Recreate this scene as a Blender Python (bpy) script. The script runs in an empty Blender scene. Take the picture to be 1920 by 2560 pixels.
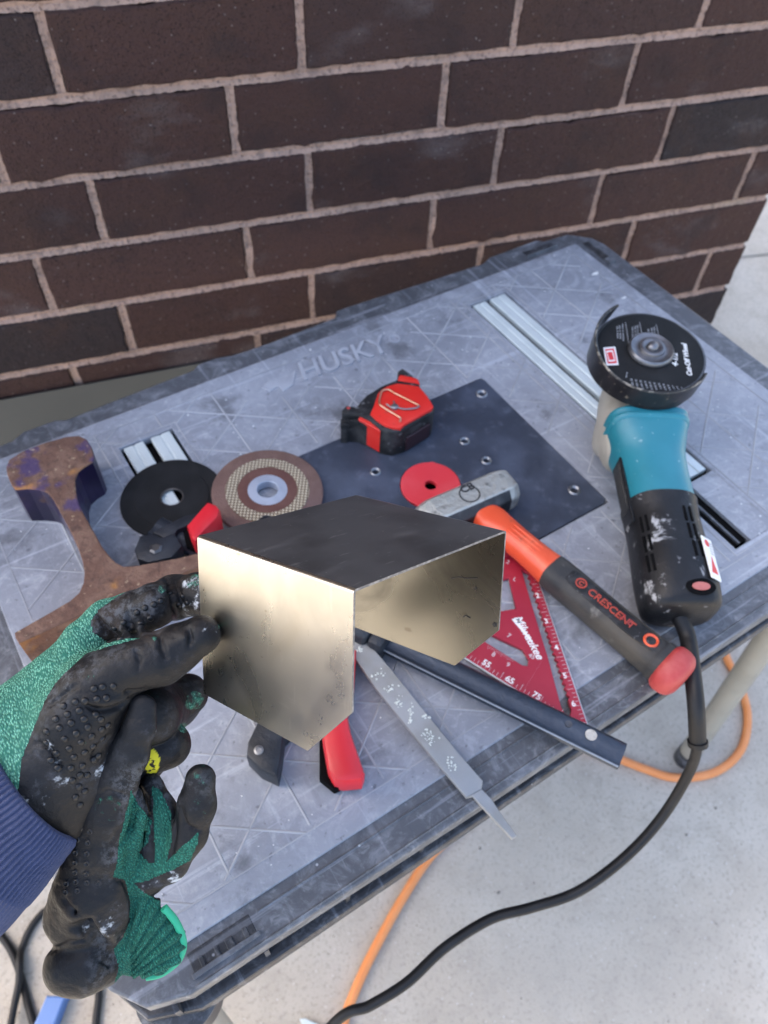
import bpy, bmesh, math, random
import numpy as np
from mathutils import Vector, Matrix, noise
from mathutils.bvhtree import BVHTree
random.seed(7)
rng = np.random.default_rng(7)
S = bpy.context.scene
C = S.collection

# ------------------------------------------------------------------ camera
F = 1923.0
RC = np.array([[0.84223, -0.53787, 0.03674], [-0.40603, -0.67767, -0.61311], [0.35467, 0.50146, -0.78915]])
CW = np.array([-0.30129, -0.42598, 1.47037])
cam = bpy.data.cameras.new('camera'); camo = bpy.data.objects.new('camera', cam); C.objects.link(camo)
m3 = Matrix([[RC[0][i], -RC[1][i], -RC[2][i]] for i in range(3)])
camo.matrix_world = Matrix.Translation(Vector(CW)) @ m3.to_4x4()
cam.sensor_fit = 'HORIZONTAL'; cam.sensor_width = 36; cam.lens = 36*F/1920
cam.clip_start = .02; cam.clip_end = 3000
cam.dof.use_dof = True; cam.dof.focus_distance = .43; cam.dof.aperture_fstop = 15
S.camera = camo
S.render.resolution_x = 768; S.render.resolution_y = 1024

# ------------------------------------------------------------------ light: open shade of the brick wall and added block, sun behind them, sunlit concrete beyond the shade
SUN_EL, SUN_AZ = 50, 329
world = bpy.data.worlds.new('World'); S.world = world; world.use_nodes = True
wn = world.node_tree.nodes; wl = world.node_tree.links
sky = wn.new('ShaderNodeTexSky'); sky.sky_type = 'NISHITA'; sky.sun_disc = False
sky.sun_elevation = math.radians(SUN_EL); sky.sun_rotation = math.radians(SUN_AZ)
sky.air_density = 1.0; sky.dust_density = 4.5; sky.ozone_density = .3
wl.new(sky.outputs[0], wn['Background'].inputs[0]); wn['Background'].inputs[1].default_value = .15
sl = bpy.data.lights.new('sun', 'SUN'); sl.energy = 2.6; sl.angle = math.radians(.6); sl.color = (1, .95, .87)
so = bpy.data.objects.new('sun', sl); C.objects.link(so)
az = math.radians(SUN_AZ); el = math.radians(SUN_EL)
sd = Vector((math.sin(az)*math.cos(el), math.cos(az)*math.cos(el), math.sin(el)))
so.rotation_euler = sd.to_track_quat('Z', 'Y').to_euler(); so.location = (0, 0, 6)
S.view_settings.view_transform = 'Standard'; S.view_settings.look = 'None'
S.view_settings.exposure = 2.2; S.view_settings.gamma = 1; S.view_settings.use_curve_mapping = False

# ------------------------------------------------------------------ pixel helpers (photo pixel -> direction; the distance comes from the surface touched)
def ray(x, y): return RC.T @ np.array([(x-960)/F, (y-1280)/F, 1.0])
def P(x, y, z):
    d = ray(x, y); return Vector(CW + (z-CW[2])/d[2]*d)
def D(x, y, dep): return Vector(CW + dep*ray(x, y))
K = 1920/1659
FR = dict(d=(0, 0, K), r3=(0, 880, .38577), r4=(0, 1380, .38577), r5=(0, 1860, .38577), q1=(1380, 700, .42486), q2=(760, 880, .34961),
          q3=(1050, 1150, .42797), q4=(840, 1500, .45811), q5=(280, 1050, .33755), q6=(560, 500, .48222), q7=(640, 1900, .77155), q8=(1300, 500, .37372))
def px(fr, x, y):
    o = FR[fr]; return (o[0]+x*o[2], o[1]+y*o[2])
def PP(fr, pts, z): return [P(*px(fr, *p), z) for p in pts]

# ------------------------------------------------------------------ object helpers
def link(name, me, mat=None, parent=None, smooth=None):
    o = bpy.data.objects.new(name, me); C.objects.link(o)
    if mat is not None:
        me.materials.clear(); me.materials.append(mat)
    if smooth is not None:
        for p in me.polygons: p.use_smooth = True
        if smooth < 180:
            me.set_sharp_from_angle(angle=math.radians(smooth))
    if parent is not None: o.parent = parent
    return o
def thing(name, label, cat, M=None, group=None):
    o = bpy.data.objects.new(name, None); C.objects.link(o); o.empty_display_size = .02
    if M is not None: o.matrix_world = M
    return tag(o, label, cat, group)
def tag(o, label, cat, group=None, kind=None):
    if label: o['label'] = label
    if cat: o['category'] = cat
    if group: o['group'] = group
    if kind: o['kind'] = kind
    return o
def bm_me(bm, name='m'):
    bmesh.ops.recalc_face_normals(bm, faces=bm.faces[:])
    me = bpy.data.meshes.new(name); bm.to_mesh(me); bm.free(); return me
def raw(v, f, name='m'):
    me = bpy.data.meshes.new(name); me.from_pydata([tuple(a) for a in v], [], f); me.update(); return me
def xf(me, M): me.transform(M); me.update(); return me
def box(x0, x1, y0, y1, z0, z1, bev=0, seg=2):
    bm = bmesh.new(); bmesh.ops.create_cube(bm, size=1)
    for v in bm.verts: v.co = Vector(((x0+x1)/2+v.co.x*(x1-x0), (y0+y1)/2+v.co.y*(y1-y0), (z0+z1)/2+v.co.z*(z1-z0)))
    if bev: bmesh.ops.bevel(bm, geom=bm.edges[:], offset=bev, segments=seg, profile=.5, affect='EDGES')
    return bm_me(bm)
def prism(pts, z0, z1, bev=0, seg=2):
    """closed outline (x, y) or Vectors, extruded from z0 to z1"""
    bm = bmesh.new(); n = len(pts)
    a = [bm.verts.new((p[0], p[1], z0)) for p in pts]; b = [bm.verts.new((p[0], p[1], z1)) for p in pts]
    bm.faces.new(a[::-1]); top = bm.faces.new(b)
    for i in range(n): bm.faces.new((a[i], a[(i+1) % n], b[(i+1) % n], b[i]))
    bmesh.ops.recalc_face_normals(bm, faces=bm.faces[:])
    if bev: bmesh.ops.bevel(bm, geom=list(top.edges), offset=bev, segments=seg, profile=.5, affect='EDGES')
    bmesh.ops.triangulate(bm, faces=[f for f in bm.faces if len(f.verts) > 6])
    return bm_me(bm)
def shape(outlines, z0, z1, bev=0.0):
    """flat plate with holes: first outline outer, the rest holes"""
    cu = bpy.data.curves.new('c', 'CURVE'); cu.dimensions = '2D'; cu.fill_mode = 'BOTH'
    for o in outlines:
        sp = cu.splines.new('POLY'); sp.points.add(len(o)-1); sp.use_cyclic_u = True
        for q, p in zip(sp.points, o): q.co = (p[0], p[1], 0, 1)
    cu.extrude = (z1-z0)/2-bev; cu.bevel_depth = bev; cu.bevel_resolution = 1 if bev else 0; cu.offset = -bev
    ob = bpy.data.objects.new('c', cu); C.objects.link(ob)
    me = bpy.data.meshes.new_from_object(ob.evaluated_get(bpy.context.evaluated_depsgraph_get()))
    bpy.data.objects.remove(ob); bpy.data.curves.remove(cu)
    return xf(me, Matrix.Translation((0, 0, (z0+z1)/2)))
def circ(cx, cy, r, n=48, a0=0): return [(cx+r*math.cos(a0+2*math.pi*i/n), cy+r*math.sin(a0+2*math.pi*i/n)) for i in range(n)]
def lathe(prof, n=64, closed=True):
    v, f = [], []
    m = len(prof)
    for i in range(n):
        a = 2*math.pi*i/n
        for r, z in prof: v.append((r*math.cos(a), r*math.sin(a), z))
    for i in range(n):
        j = (i+1) % n
        for k in range(m if closed else m-1):
            l = (k+1) % m
            f.append((i*m+k, j*m+k, j*m+l, i*m+l))
    me = raw(v, f); bm = bmesh.new(); bm.from_mesh(me); bmesh.ops.remove_doubles(bm, verts=bm.verts[:], dist=1e-6)
    return bm_me(bm)
def spline(pts, n=12):
    """Catmull-Rom through points"""
    p = [np.array(q, float) for q in pts]; p = [2*p[0]-p[1]]+p+[2*p[-1]-p[-2]]; out = []
    for i in range(1, len(p)-2):
        for k in range(n):
            t = k/n
            out.append(.5*((2*p[i])+(-p[i-1]+p[i+1])*t+(2*p[i-1]-5*p[i]+4*p[i+1]-p[i+2])*t*t+(-p[i-1]+3*p[i]-3*p[i+1]+p[i+2])*t**3))
    out.append(p[-2]); return [Vector(q) for q in out]
def tube(path, r, n=12, cap=True):
    path = [Vector(p) for p in path]; rr = r if isinstance(r, (list, tuple)) else [r]*len(path)
    v, f = [], []; up = None
    for i, p in enumerate(path):
        t = (path[min(i+1, len(path)-1)]-path[max(i-1, 0)]).normalized()
        if up is None: up = t.orthogonal().normalized()
        up = (up-t*up.dot(t)).normalized(); w = t.cross(up)
        for k in range(n):
            a = 2*math.pi*k/n; v.append(p+rr[i]*(math.cos(a)*up+math.sin(a)*w))
    for i in range(len(path)-1):
        for k in range(n): l = (k+1) % n; f.append((i*n+k, i*n+l, (i+1)*n+l, (i+1)*n+k))
    if cap: f.append(tuple(range(n))[::-1]); f.append(tuple((len(path)-1)*n+k for k in range(n)))
    return raw(v, f)
def loft(secs, n=40, cap=True):
    """sections along x: (x, yc, zc, half_y, half_z, exponent)"""
    v, f = [], []
    for (x, yc, zc, hy, hz, e) in secs:
        for k in range(n):
            a = 2*math.pi*k/n; c, s = math.cos(a), math.sin(a)
            v.append((x, yc+hy*math.copysign(abs(c)**(2/e), c), zc+hz*math.copysign(abs(s)**(2/e), s)))
    for i in range(len(secs)-1):
        for k in range(n): l = (k+1) % n; f.append((i*n+k, i*n+l, (i+1)*n+l, (i+1)*n+k))
    if cap: f.append(tuple(range(n))[::-1]); f.append(tuple((len(secs)-1)*n+k for k in range(n)))
    me = raw(v, f); bm = bmesh.new(); bm.from_mesh(me); return bm_me(bm)
def smooth_secs(secs, n=6):
    a = np.array(secs, float); out = []
    for i in range(len(a)-1):
        for k in range(n):
            t = k/n; p0, p1, p2, p3 = a[max(i-1, 0)], a[i], a[i+1], a[min(i+2, len(a)-1)]
            out.append(.5*((2*p1)+(-p0+p2)*t+(2*p0-5*p1+4*p2-p3)*t*t+(-p0+3*p1-3*p2+p3)*t**3))
    out.append(a[-1]); return [tuple(q) for q in out]
def join(mes):
    bm = bmesh.new()
    for m in mes: bm.from_mesh(m); bpy.data.meshes.remove(m)
    me = bpy.data.meshes.new('j'); bm.to_mesh(me); bm.free(); return me
def text_me(s, size, M, ext=.0002, shear=0, bold=0, align='LEFT'):
    cu = bpy.data.curves.new('t', 'FONT'); cu.body = s; cu.size = size; cu.extrude = ext; cu.shear = shear; cu.offset = bold; cu.align_x = align; cu.resolution_u = 4
    ob = bpy.data.objects.new('t', cu); C.objects.link(ob)
    me = bpy.data.meshes.new_from_object(ob.evaluated_get(bpy.context.evaluated_depsgraph_get()))
    bpy.data.objects.remove(ob); bpy.data.curves.remove(cu)
    return xf(me, M)
def frame(o, x, n):
    """matrix with origin o, x axis x, normal n"""
    x = Vector(x).normalized(); n = Vector(n); n = (n-x*n.dot(x)).normalized(); y = n.cross(x)
    return Matrix(((x.x, y.x, n.x, o[0]), (x.y, y.y, n.y, o[1]), (x.z, y.z, n.z, o[2]), (0, 0, 0, 1)))

# ------------------------------------------------------------------ materials
def lin(r, g, b):
    f = lambda c: (c/255/12.92) if c/255 <= .04045 else ((c/255+.055)/1.055)**2.4
    return (f(r), f(g), f(b), 1)
def col(c): return tuple(c) if len(c) == 4 else (*c, 1)
class MT:
    def __init__(s, name, base, rough=.5, metal=0, spec=.5):
        s.m = bpy.data.materials.new(name); s.m.use_nodes = True; s.nt = s.m.node_tree; s.N = s.nt.nodes; s.L = s.nt.links
        s.b = s.N['Principled BSDF']; s.b.inputs['Base Color'].default_value = col(base); s.b.inputs['Roughness'].default_value = rough
        s.b.inputs['Metallic'].default_value = metal; s.b.inputs['Specular IOR Level'].default_value = spec
        s.c = None; s.base = col(base); s.h = None; s.co = s.N.new('ShaderNodeTexCoord'); s.vec = s.co.outputs['Object']; s.r = None; s.rv = rough
    def rnd(s):
        oi = s.N.new('ShaderNodeObjectInfo'); ad = s.N.new('ShaderNodeVectorMath'); ad.operation = 'MULTIPLY_ADD'
        s.L.new(oi.outputs['Random'], ad.inputs[0]); ad.inputs[1].default_value = (7.3, 3.1, 5.7); s.L.new(s.vec, ad.inputs[2]); s.vec = ad.outputs[0]; s.oi = oi
        return s
    def tex(s, kind='noise', scale=10, detail=4, lo=.4, hi=.6, stretch=None, rot=None, rough=.55, dist=0):
        vec = s.vec
        if stretch or rot:
            mp = s.N.new('ShaderNodeMapping'); s.L.new(vec, mp.inputs[0])
            if rot: mp.inputs['Rotation'].default_value = rot
            if stretch: mp.inputs['Scale'].default_value = stretch
            vec = mp.outputs[0]
        if kind == 'noise':
            t = s.N.new('ShaderNodeTexNoise'); t.inputs['Scale'].default_value = scale; t.inputs['Detail'].default_value = detail; t.inputs['Roughness'].default_value = rough; t.inputs['Distortion'].default_value = dist
            o = t.outputs[0]
        elif kind == 'voronoi':
            t = s.N.new('ShaderNodeTexVoronoi'); t.inputs['Scale'].default_value = scale; o = t.outputs['Distance']
        elif kind == 'wave':
            t = s.N.new('ShaderNodeTexWave'); t.inputs['Scale'].default_value = scale; t.inputs['Distortion'].default_value = dist; t.inputs['Detail'].default_value = detail; o = t.outputs[1]
        s.L.new(vec, t.inputs['Vector'])
        mr = s.N.new('ShaderNodeMapRange'); mr.interpolation_type = 'SMOOTHSTEP'; s.L.new(o, mr.inputs[0]); mr.inputs[1].default_value = lo; mr.inputs[2].default_value = hi
        return mr.outputs[0]
    def mul(s, a, b, op='MULTIPLY'):
        m = s.N.new('ShaderNodeMath'); m.operation = op
        for i, q in enumerate((a, b)):
            if isinstance(q, (int, float)): m.inputs[i].default_value = q
            else: s.L.new(q, m.inputs[i])
        return m.outputs[0]
    def layer(s, fac, c, rough=None, amt=1):
        if amt != 1: fac = s.mul(fac, amt)
        mx = s.N.new('ShaderNodeMix'); mx.data_type = 'RGBA'
        s.L.new(fac, mx.inputs[0])
        if s.c is None: mx.inputs[6].default_value = s.base
        else: s.L.new(s.c, mx.inputs[6])
        if isinstance(c, (tuple, list)): mx.inputs[7].default_value = col(c)
        else: s.L.new(c, mx.inputs[7])
        s.c = mx.outputs[2]; s.L.new(s.c, s.b.inputs['Base Color'])
        if rough is not None:
            mr = s.N.new('ShaderNodeMix'); s.L.new(fac, mr.inputs[0])
            if s.r is None: mr.inputs[2].default_value = s.rv
            else: s.L.new(s.r, mr.inputs[2])
            mr.inputs[3].default_value = rough; s.r = mr.outputs[0]; s.L.new(s.r, s.b.inputs['Roughness'])
        return s
    def bump(s, h, strength=.5, dist=.001):
        b = s.N.new('ShaderNodeBump'); b.inputs['Strength'].default_value = strength; b.inputs['Distance'].default_value = dist
        s.L.new(h, b.inputs['Height'])
        if s.h is not None: s.L.new(s.h, b.inputs['Normal'])
        s.h = b.outputs[0]; s.L.new(s.h, s.b.inputs['Normal']); return s
    def attr(s, name, ch=None):
        a = s.N.new('ShaderNodeAttribute'); a.attribute_name = name
        if ch is None: return a.outputs['Fac']
        sp = s.N.new('ShaderNodeSeparateColor'); s.L.new(a.outputs['Color'], sp.inputs[0]); return sp.outputs[ch]

def mk_brick():
    t = MT('dark_brick', (.041, .0225, .0212), .66, spec=.15).rnd()
    rd = s_ = t.N.new('ShaderNodeMapRange'); t.L.new(t.oi.outputs['Random'], rd.inputs[0])
    t.layer(rd.outputs[0], (.053, .0285, .0252)); 
    r2 = t.N.new('ShaderNodeMapRange'); m = t.mul(t.oi.outputs['Random'], 7.31); fr = t.mul(m, 0, 'FRACT') if False else None
    f2 = t.N.new('ShaderNodeMath'); f2.operation = 'FRACT'; t.L.new(m, f2.inputs[0]); r2.inputs[1].default_value = .58; r2.inputs[2].default_value = 1.0
    t.L.new(f2.outputs[0], r2.inputs[0]); t.layer(r2.outputs[0], (.024, .0195, .0215))
    t.layer(t.tex(scale=9, lo=.45, hi=.7), (.050, .0275, .022), amt=.6)
    t.layer(t.tex(scale=6, detail=6, lo=.57, hi=.72, stretch=(1, 1, 2)), (.14, .13, .138), amt=.3, rough=.9)
    t.layer(t.tex('voronoi', scale=85, lo=.13, hi=.05), (.30, .27, .26), amt=.4)
    t.layer(t.tex(scale=420, detail=2, lo=.56, hi=.66), (.009, .007, .007), amt=.75)
    t.bump(t.tex(scale=380, detail=3, lo=.3, hi=.75), .6, .0012); t.bump(t.tex(scale=60, detail=5, lo=.2, hi=.8), .6, .003); t.layer(t.tex(scale=14, detail=5, lo=.5, hi=.75, rot=(2, 1, 0)), (.024, .017, .018), amt=.6)
    return t.m
def mk_mortar():
    t = MT('pinkish_mortar', (.40, .285, .235), .95, spec=.15)
    t.layer(t.tex(scale=14, lo=.35, hi=.7), (.31, .225, .19)); t.layer(t.tex(scale=160, detail=3, lo=.5, hi=.75), (.12, .085, .075), amt=.85)
    t.layer(t.tex(scale=60, detail=6, lo=.5, hi=.7), (.21, .155, .135), amt=.8)
    t.layer(t.tex(scale=5, lo=.55, hi=.75), (.3, .25, .18), amt=.5)
    t.bump(t.tex(scale=260, detail=4, lo=.2, hi=.8), .8, .0025); return t.m
def mk_concrete():
    t = MT('pale_concrete', (.45, .40, .33), .9, spec=.2)
    t.layer(t.tex(scale=3, lo=.35, hi=.7), (.52, .48, .415)); t.layer(t.tex(scale=16, detail=8, lo=.42, hi=.7, rough=.7), (.36, .32, .265), amt=.6)
    t.layer(t.tex(scale=140, detail=4, lo=.5, hi=.68), (.28, .25, .21), amt=.55); t.layer(t.tex('voronoi', scale=70, lo=.16, hi=.05), (.66, .64, .6), amt=.6)
    t.layer(t.tex(scale=1.1, detail=3, lo=.5, hi=.72), (.40, .37, .32), amt=.5)
    t.bump(t.tex(scale=300, detail=3, lo=.3, hi=.75), .5, .0015); return t.m
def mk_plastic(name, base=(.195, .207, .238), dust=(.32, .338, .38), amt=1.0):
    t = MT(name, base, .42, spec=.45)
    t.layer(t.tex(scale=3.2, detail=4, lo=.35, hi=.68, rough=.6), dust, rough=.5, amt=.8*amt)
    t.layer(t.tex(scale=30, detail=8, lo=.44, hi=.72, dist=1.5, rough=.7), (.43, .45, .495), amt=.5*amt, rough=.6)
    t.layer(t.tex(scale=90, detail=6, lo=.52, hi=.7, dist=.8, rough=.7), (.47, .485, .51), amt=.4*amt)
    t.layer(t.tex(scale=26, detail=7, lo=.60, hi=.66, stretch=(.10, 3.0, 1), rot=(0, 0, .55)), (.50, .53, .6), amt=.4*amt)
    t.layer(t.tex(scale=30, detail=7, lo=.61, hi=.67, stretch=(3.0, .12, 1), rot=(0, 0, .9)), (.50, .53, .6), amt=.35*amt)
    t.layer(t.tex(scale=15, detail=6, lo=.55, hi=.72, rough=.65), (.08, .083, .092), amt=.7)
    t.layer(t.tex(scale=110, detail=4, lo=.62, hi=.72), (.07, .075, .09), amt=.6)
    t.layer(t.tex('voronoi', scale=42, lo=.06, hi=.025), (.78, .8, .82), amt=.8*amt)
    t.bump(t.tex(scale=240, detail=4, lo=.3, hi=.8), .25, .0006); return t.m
def simple(name, base, rough=.5, metal=0, spec=.5, var=None, vs=20, va=.5, lo=.42, hi=.68, bump=None, bd=.0005, bs=.4, extra=()):
    t = MT(name, base, rough, metal, spec)
    if var: t.layer(t.tex(scale=vs, detail=5, lo=lo, hi=hi), var, amt=va)
    for (sc, l, h, c, a, rg) in extra: t.layer(t.tex(scale=sc, detail=5, lo=l, hi=h), c, amt=a, rough=rg)
    if bump: t.bump(t.tex(scale=bump, detail=4, lo=.25, hi=.75), bs, bd)
    return t.m
WHITE = (.72, .72, .7)
M = {}
M['brick'] = mk_brick(); M['mortar'] = mk_mortar(); M['concrete'] = mk_concrete()
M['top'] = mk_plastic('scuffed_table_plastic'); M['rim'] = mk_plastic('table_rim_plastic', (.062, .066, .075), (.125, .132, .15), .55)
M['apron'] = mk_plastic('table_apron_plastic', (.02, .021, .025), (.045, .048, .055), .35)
M['rib'] = simple('worn_rib_plastic', (.36, .37, .395), .5, var=(.27, .28, .30), vs=11, va=1.0, lo=.35, hi=.6)
M['brand'] = simple('worn_brand_plastic', (.36, .378, .42), .5, var=(.29, .305, .345), vs=30, va=1.0)
M['alu'] = simple('brushed_aluminium', (.62, .68, .68), .45, .25, var=(.5, .56, .57), vs=30)
M['slot'] = simple('black_slot', (.004, .004, .0045), .9, spec=.08)
M['dark_joint'] = simple('dark_joint_dirt', (.12, .115, .1), .95)
M['sheet'] = simple('olive_grey_sheet', (.042, .044, .041), .5, var=(.052, .054, .05), vs=4)
M['plate'] = simple('blue_black_plate', (.032, .040, .060), .45, spec=.4, var=(.065, .08, .118), vs=16, va=.7, extra=((60, .55, .75, (.12, .14, .19), .5, .6), (9, .5, .75, (.10, .12, .165), .55, .6)), bump=300)
M['rust'] = simple('rusty_steel', (.17, .075, .042), .85, .1, var=(.27, .15, .095), vs=35, va=.8, extra=((90, .52, .7, (.06, .028, .02), .7, .9), (160, .6, .72, (.42, .32, .26), .5, .8), (22, .62, .72, (.36, .14, .03), .6, .85)), bump=160, bd=.0012, bs=.7)
def mk_railface():
    t = MT('rust_with_purple_paint', (.115, .056, .037), .8)
    t.layer(t.tex(scale=45, lo=.4, hi=.7), (.175, .098, .066)); t.layer(t.tex(scale=120, lo=.5, hi=.7), (.07, .035, .025), amt=.7)
    t.layer(t.mul(t.tex(scale=28, detail=7, lo=.53, hi=.63), t.attr('purple')), (.045, .028, .10), amt=.8)
    t.layer(t.tex(scale=150, lo=.62, hi=.72), (.5, .38, .24), amt=.55); t.layer(t.tex(scale=18, lo=.64, hi=.72), (.45, .2, .05), amt=.6)
    t.bump(t.tex(scale=170, lo=.2, hi=.8), .7, .0012); return t.m
M['railface'] = mk_railface()
M['purple'] = simple('dark_purple_paint', (.012, .008, .03), .3, var=(.04, .022, .075), vs=25, va=.6, extra=((40, .6, .75, (.09, .045, .03), .6, .8),))
M['blackdisc'] = simple('black_abrasive', (.009, .0095, .0105), .7, spec=.25, var=(.02, .021, .023), vs=30, bump=900, bd=.0006)
M['browndisc'] = simple('brown_abrasive', (.15, .085, .068), .9, var=(.22, .135, .11), vs=40, extra=((10, .5, .7, (.12, .075, .08), .5, None),), bump=600, bd=.001, bs=.7)
M['darkred'] = simple('dark_red_abrasive', (.105, .042, .032), .85, var=(.15, .07, .055), vs=50, bump=600)
def mk_mesh():
    t = MT('woven_glass_mesh', (.16, .115, .07), .8)
    w = t.tex('wave', scale=85, detail=0, lo=.1, hi=.55, rot=(0, 0, .6)); w2 = t.tex('wave', scale=85, detail=0, lo=.1, hi=.55, rot=(0, 0, 2.17))
    t.layer(t.mul(w, w2), (.60, .52, .38)); t.bump(t.mul(w, w2, 'ADD'), .8, .001); return t.m
M['mesh'] = mk_mesh()
M['hub'] = simple('hub_steel', (.40, .44, .52), .5, .35, var=(.30, .34, .42), vs=60)
M['zinc'] = simple('zinc_steel', (.30, .31, .33), .42, .9, var=(.18, .19, .20), vs=80)
M['nut'] = simple('worn_nut_steel', (.20, .20, .21), .35, .8, var=(.10, .10, .11), vs=80)
M['wornrim'] = simple('worn_rim_steel', (.05, .048, .045), .35, .6, var=(.34, .31, .26), vs=120, va=.9, lo=.48, hi=.62)
M['print'] = simple('dull_red_print', (.44, .055, .03), .5, var=(.30, .05, .035), vs=120)
M['darksteel'] = simple('dark_steel', (.09, .09, .095), .35, .8, var=(.2, .2, .2), vs=60)
M['clampblack'] = simple('clamp_black_plastic', (.015, .018, .024), .45, .0, .35, var=(.035, .042, .054), vs=25, va=.7, bump=300)
M['bar'] = simple('blued_bar_steel', (.04, .05, .068), .34, .6, var=(.07, .085, .11), vs=18, bump=200)
M['red'] = simple('glossy_red_plastic', (.60, .018, .03), .35, var=(.55, .05, .05), vs=30, va=.5)
M['redtape'] = simple('red_tape_plastic', (.64, .020, .014), .42, var=(.70, .05, .035), vs=40, va=.6, extra=((70, .62, .72, (.25, .05, .04), .5, None),))
M['redring'] = simple('faded_red_ring', (.60, .032, .045), .5, var=(.64, .08, .09), vs=18)
M['rubber'] = simple('black_rubber', (.011, .0115, .013), .6, spec=.3, var=(.045, .045, .047), vs=55, va=.8, extra=((130, .6, .72, (.25, .25, .26), .5, None),), bump=260, bd=.0008)
M['bronze'] = simple('copper_wire', (.62, .36, .22), .3, .85, var=(.7, .55, .45), vs=80)
M['anored'] = simple('anodised_red', (.33, .016, .036), .38, .25, var=(.38, .028, .05), vs=24)
M['white'] = simple('white_print', WHITE, .6)
M['whitefaint'] = simple('worn_white_print', (.5, .42, .43), .6)
M['file'] = None
def mk_file():
    t = MT('grey_file_steel', (.30, .305, .31), .5, .4)
    t.layer(t.tex(scale=18, lo=.4, hi=.7), (.22, .215, .20)); t.layer(t.tex(scale=9, lo=.55, hi=.75), (.36, .37, .38), amt=.6)
    t.bump(t.tex('wave', scale=900, detail=0, lo=0, hi=1, rot=(0, 0, .75)), .25, .0003); return t.m
M['file'] = mk_file(); M['chips'] = simple('pale_metal_chips', (.62, .65, .6), .4, .2)
M['forged'] = simple('worn_forged_steel', (.36, .365, .34), .42, .45, var=(.50, .50, .46), vs=30, extra=((22, .58, .72, (.13, .075, .045), .6, .7), (70, .58, .7, (.06, .06, .06), .7, None)), bump=150, bd=.0012, bs=.6)
M['forgeddark'] = simple('black_forged_steel', (.035, .036, .04), .4, .6, var=(.11, .11, .115), vs=50)
M['orange'] = simple('orange_red_grip', (.66, .078, .028), .36, var=(.78, .14, .06), vs=45, va=.6, extra=((90, .62, .72, (.35, .06, .03), .6, None),))
M['grip'] = simple('grey_grip_rubber', (.028, .029, .031), .55, spec=.3, var=(.06, .058, .054), vs=22, va=.7, extra=((50, .6, .72, (.28, .26, .23), .5, .8), (8, .52, .7, (.105, .09, .07), .6, .8)), bump=220)
M['butt'] = simple('worn_red_butt', (.36, .035, .035), .55, var=(.46, .10, .085), vs=50, bump=220)
M['teal'] = simple('teal_plastic', (.014, .165, .215), .40, var=(.022, .20, .26), vs=20, va=.5, extra=((150, .66, .74, (.35, .5, .52), .4, None),))
M['gblack'] = None
def mk_gblack():
    t = MT('black_tool_plastic', (.008, .0085, .010), .42, spec=.3)
    t.layer(t.tex(scale=30, lo=.45, hi=.75), (.018, .0185, .021)); 
    t.layer(t.tex(scale=26, detail=8, lo=.585, hi=.66, dist=.6, rough=.7), (.46, .47, .48), rough=.85, amt=.75)
    t.layer(t.tex(scale=90, detail=6, lo=.62, hi=.7), (.36, .36, .37), amt=.5); t.bump(t.tex(scale=260, lo=.2, hi=.8), .3, .0006); return t.m
M['gblack'] = mk_gblack()
M['cream'] = simple('cast_alloy', (.48, .45, .38), .5, .3, var=(.34, .3, .24), vs=30)
M['guard'] = simple('black_guard_paint', (.014, .014, .016), .28, .2, var=(.03, .03, .033), vs=40, extra=((180, .6, .72, (.28, .24, .19), .6, .5),))
M['label'] = simple('paper_label', (.7, .71, .7), .55)
M['labelred'] = simple('label_red', (.55, .03, .04), .5)
M['labelgrey'] = simple('label_print_grey', (.33, .34, .36), .6)
M['cord'] = simple('black_cord_rubber', (.008, .008, .009), .5, spec=.3, var=(.02, .02, .021), vs=40)
M['orangecord'] = simple('orange_cord', (.72, .25, .075), .5, var=(.78, .33, .13), vs=30)
M['legmetal'] = simple('painted_leg_tube', (.36, .34, .29), .5, .3, var=(.27, .25, .21), vs=12)
M['bluebar'] = simple('blue_painted_bar', (.10, .19, .42), .5, var=(.15, .25, .5), vs=12)
def mk_bracket():
    t = MT('bent_sheet_steel', (.54, .52, .465), .27, 1.0)
    t.layer(t.tex(scale=16, detail=6, lo=.38, hi=.68, dist=1.2), (.48, .455, .40), rough=.33)
    t.layer(t.tex(scale=11, detail=7, lo=.54, hi=.80, dist=1.8), (.45, .41, .33), rough=.2, amt=.6)
    t.layer(t.tex(scale=150, detail=3, lo=.66, hi=.73), (.30, .25, .19), amt=.6)
    t.layer(t.tex(scale=60, detail=6, lo=.63, hi=.68, stretch=(.3, 2, 2)), (.75, .72, .66), amt=.14, rough=.34)
    t.layer(t.tex(scale=70, detail=6, lo=.64, hi=.68, stretch=(2, .3, .25), rot=(.4, 0, .3)), (.75, .72, .66), amt=.14, rough=.34)
    t.bump(t.tex(scale=14, detail=2, lo=.1, hi=.9), .06, .001); return t.m
def mk_inner():  # inner faces: same steel, dark reflection painted into the base colour
    t = MT('painted_inner_reflection', (.22, .21, .18), .26, 1.0)
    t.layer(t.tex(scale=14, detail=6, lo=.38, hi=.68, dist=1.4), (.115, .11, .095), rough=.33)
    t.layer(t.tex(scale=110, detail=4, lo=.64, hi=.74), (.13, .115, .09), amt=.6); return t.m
def mk_top_reflection():  # top plate: reflection of the dark wall painted into the colour, plus scuffs
    t = MT('painted_wall_reflection', (.060, .061, .065), .45, .35)
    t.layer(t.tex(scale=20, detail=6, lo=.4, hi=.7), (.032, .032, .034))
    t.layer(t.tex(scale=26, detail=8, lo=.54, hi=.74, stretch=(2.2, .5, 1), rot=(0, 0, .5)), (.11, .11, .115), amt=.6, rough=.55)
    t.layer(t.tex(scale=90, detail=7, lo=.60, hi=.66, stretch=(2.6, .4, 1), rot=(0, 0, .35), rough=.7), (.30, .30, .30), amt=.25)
    t.layer(t.tex('voronoi', scale=120, lo=.06, hi=.03), (.6, .6, .6), amt=.35); return t.m
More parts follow.
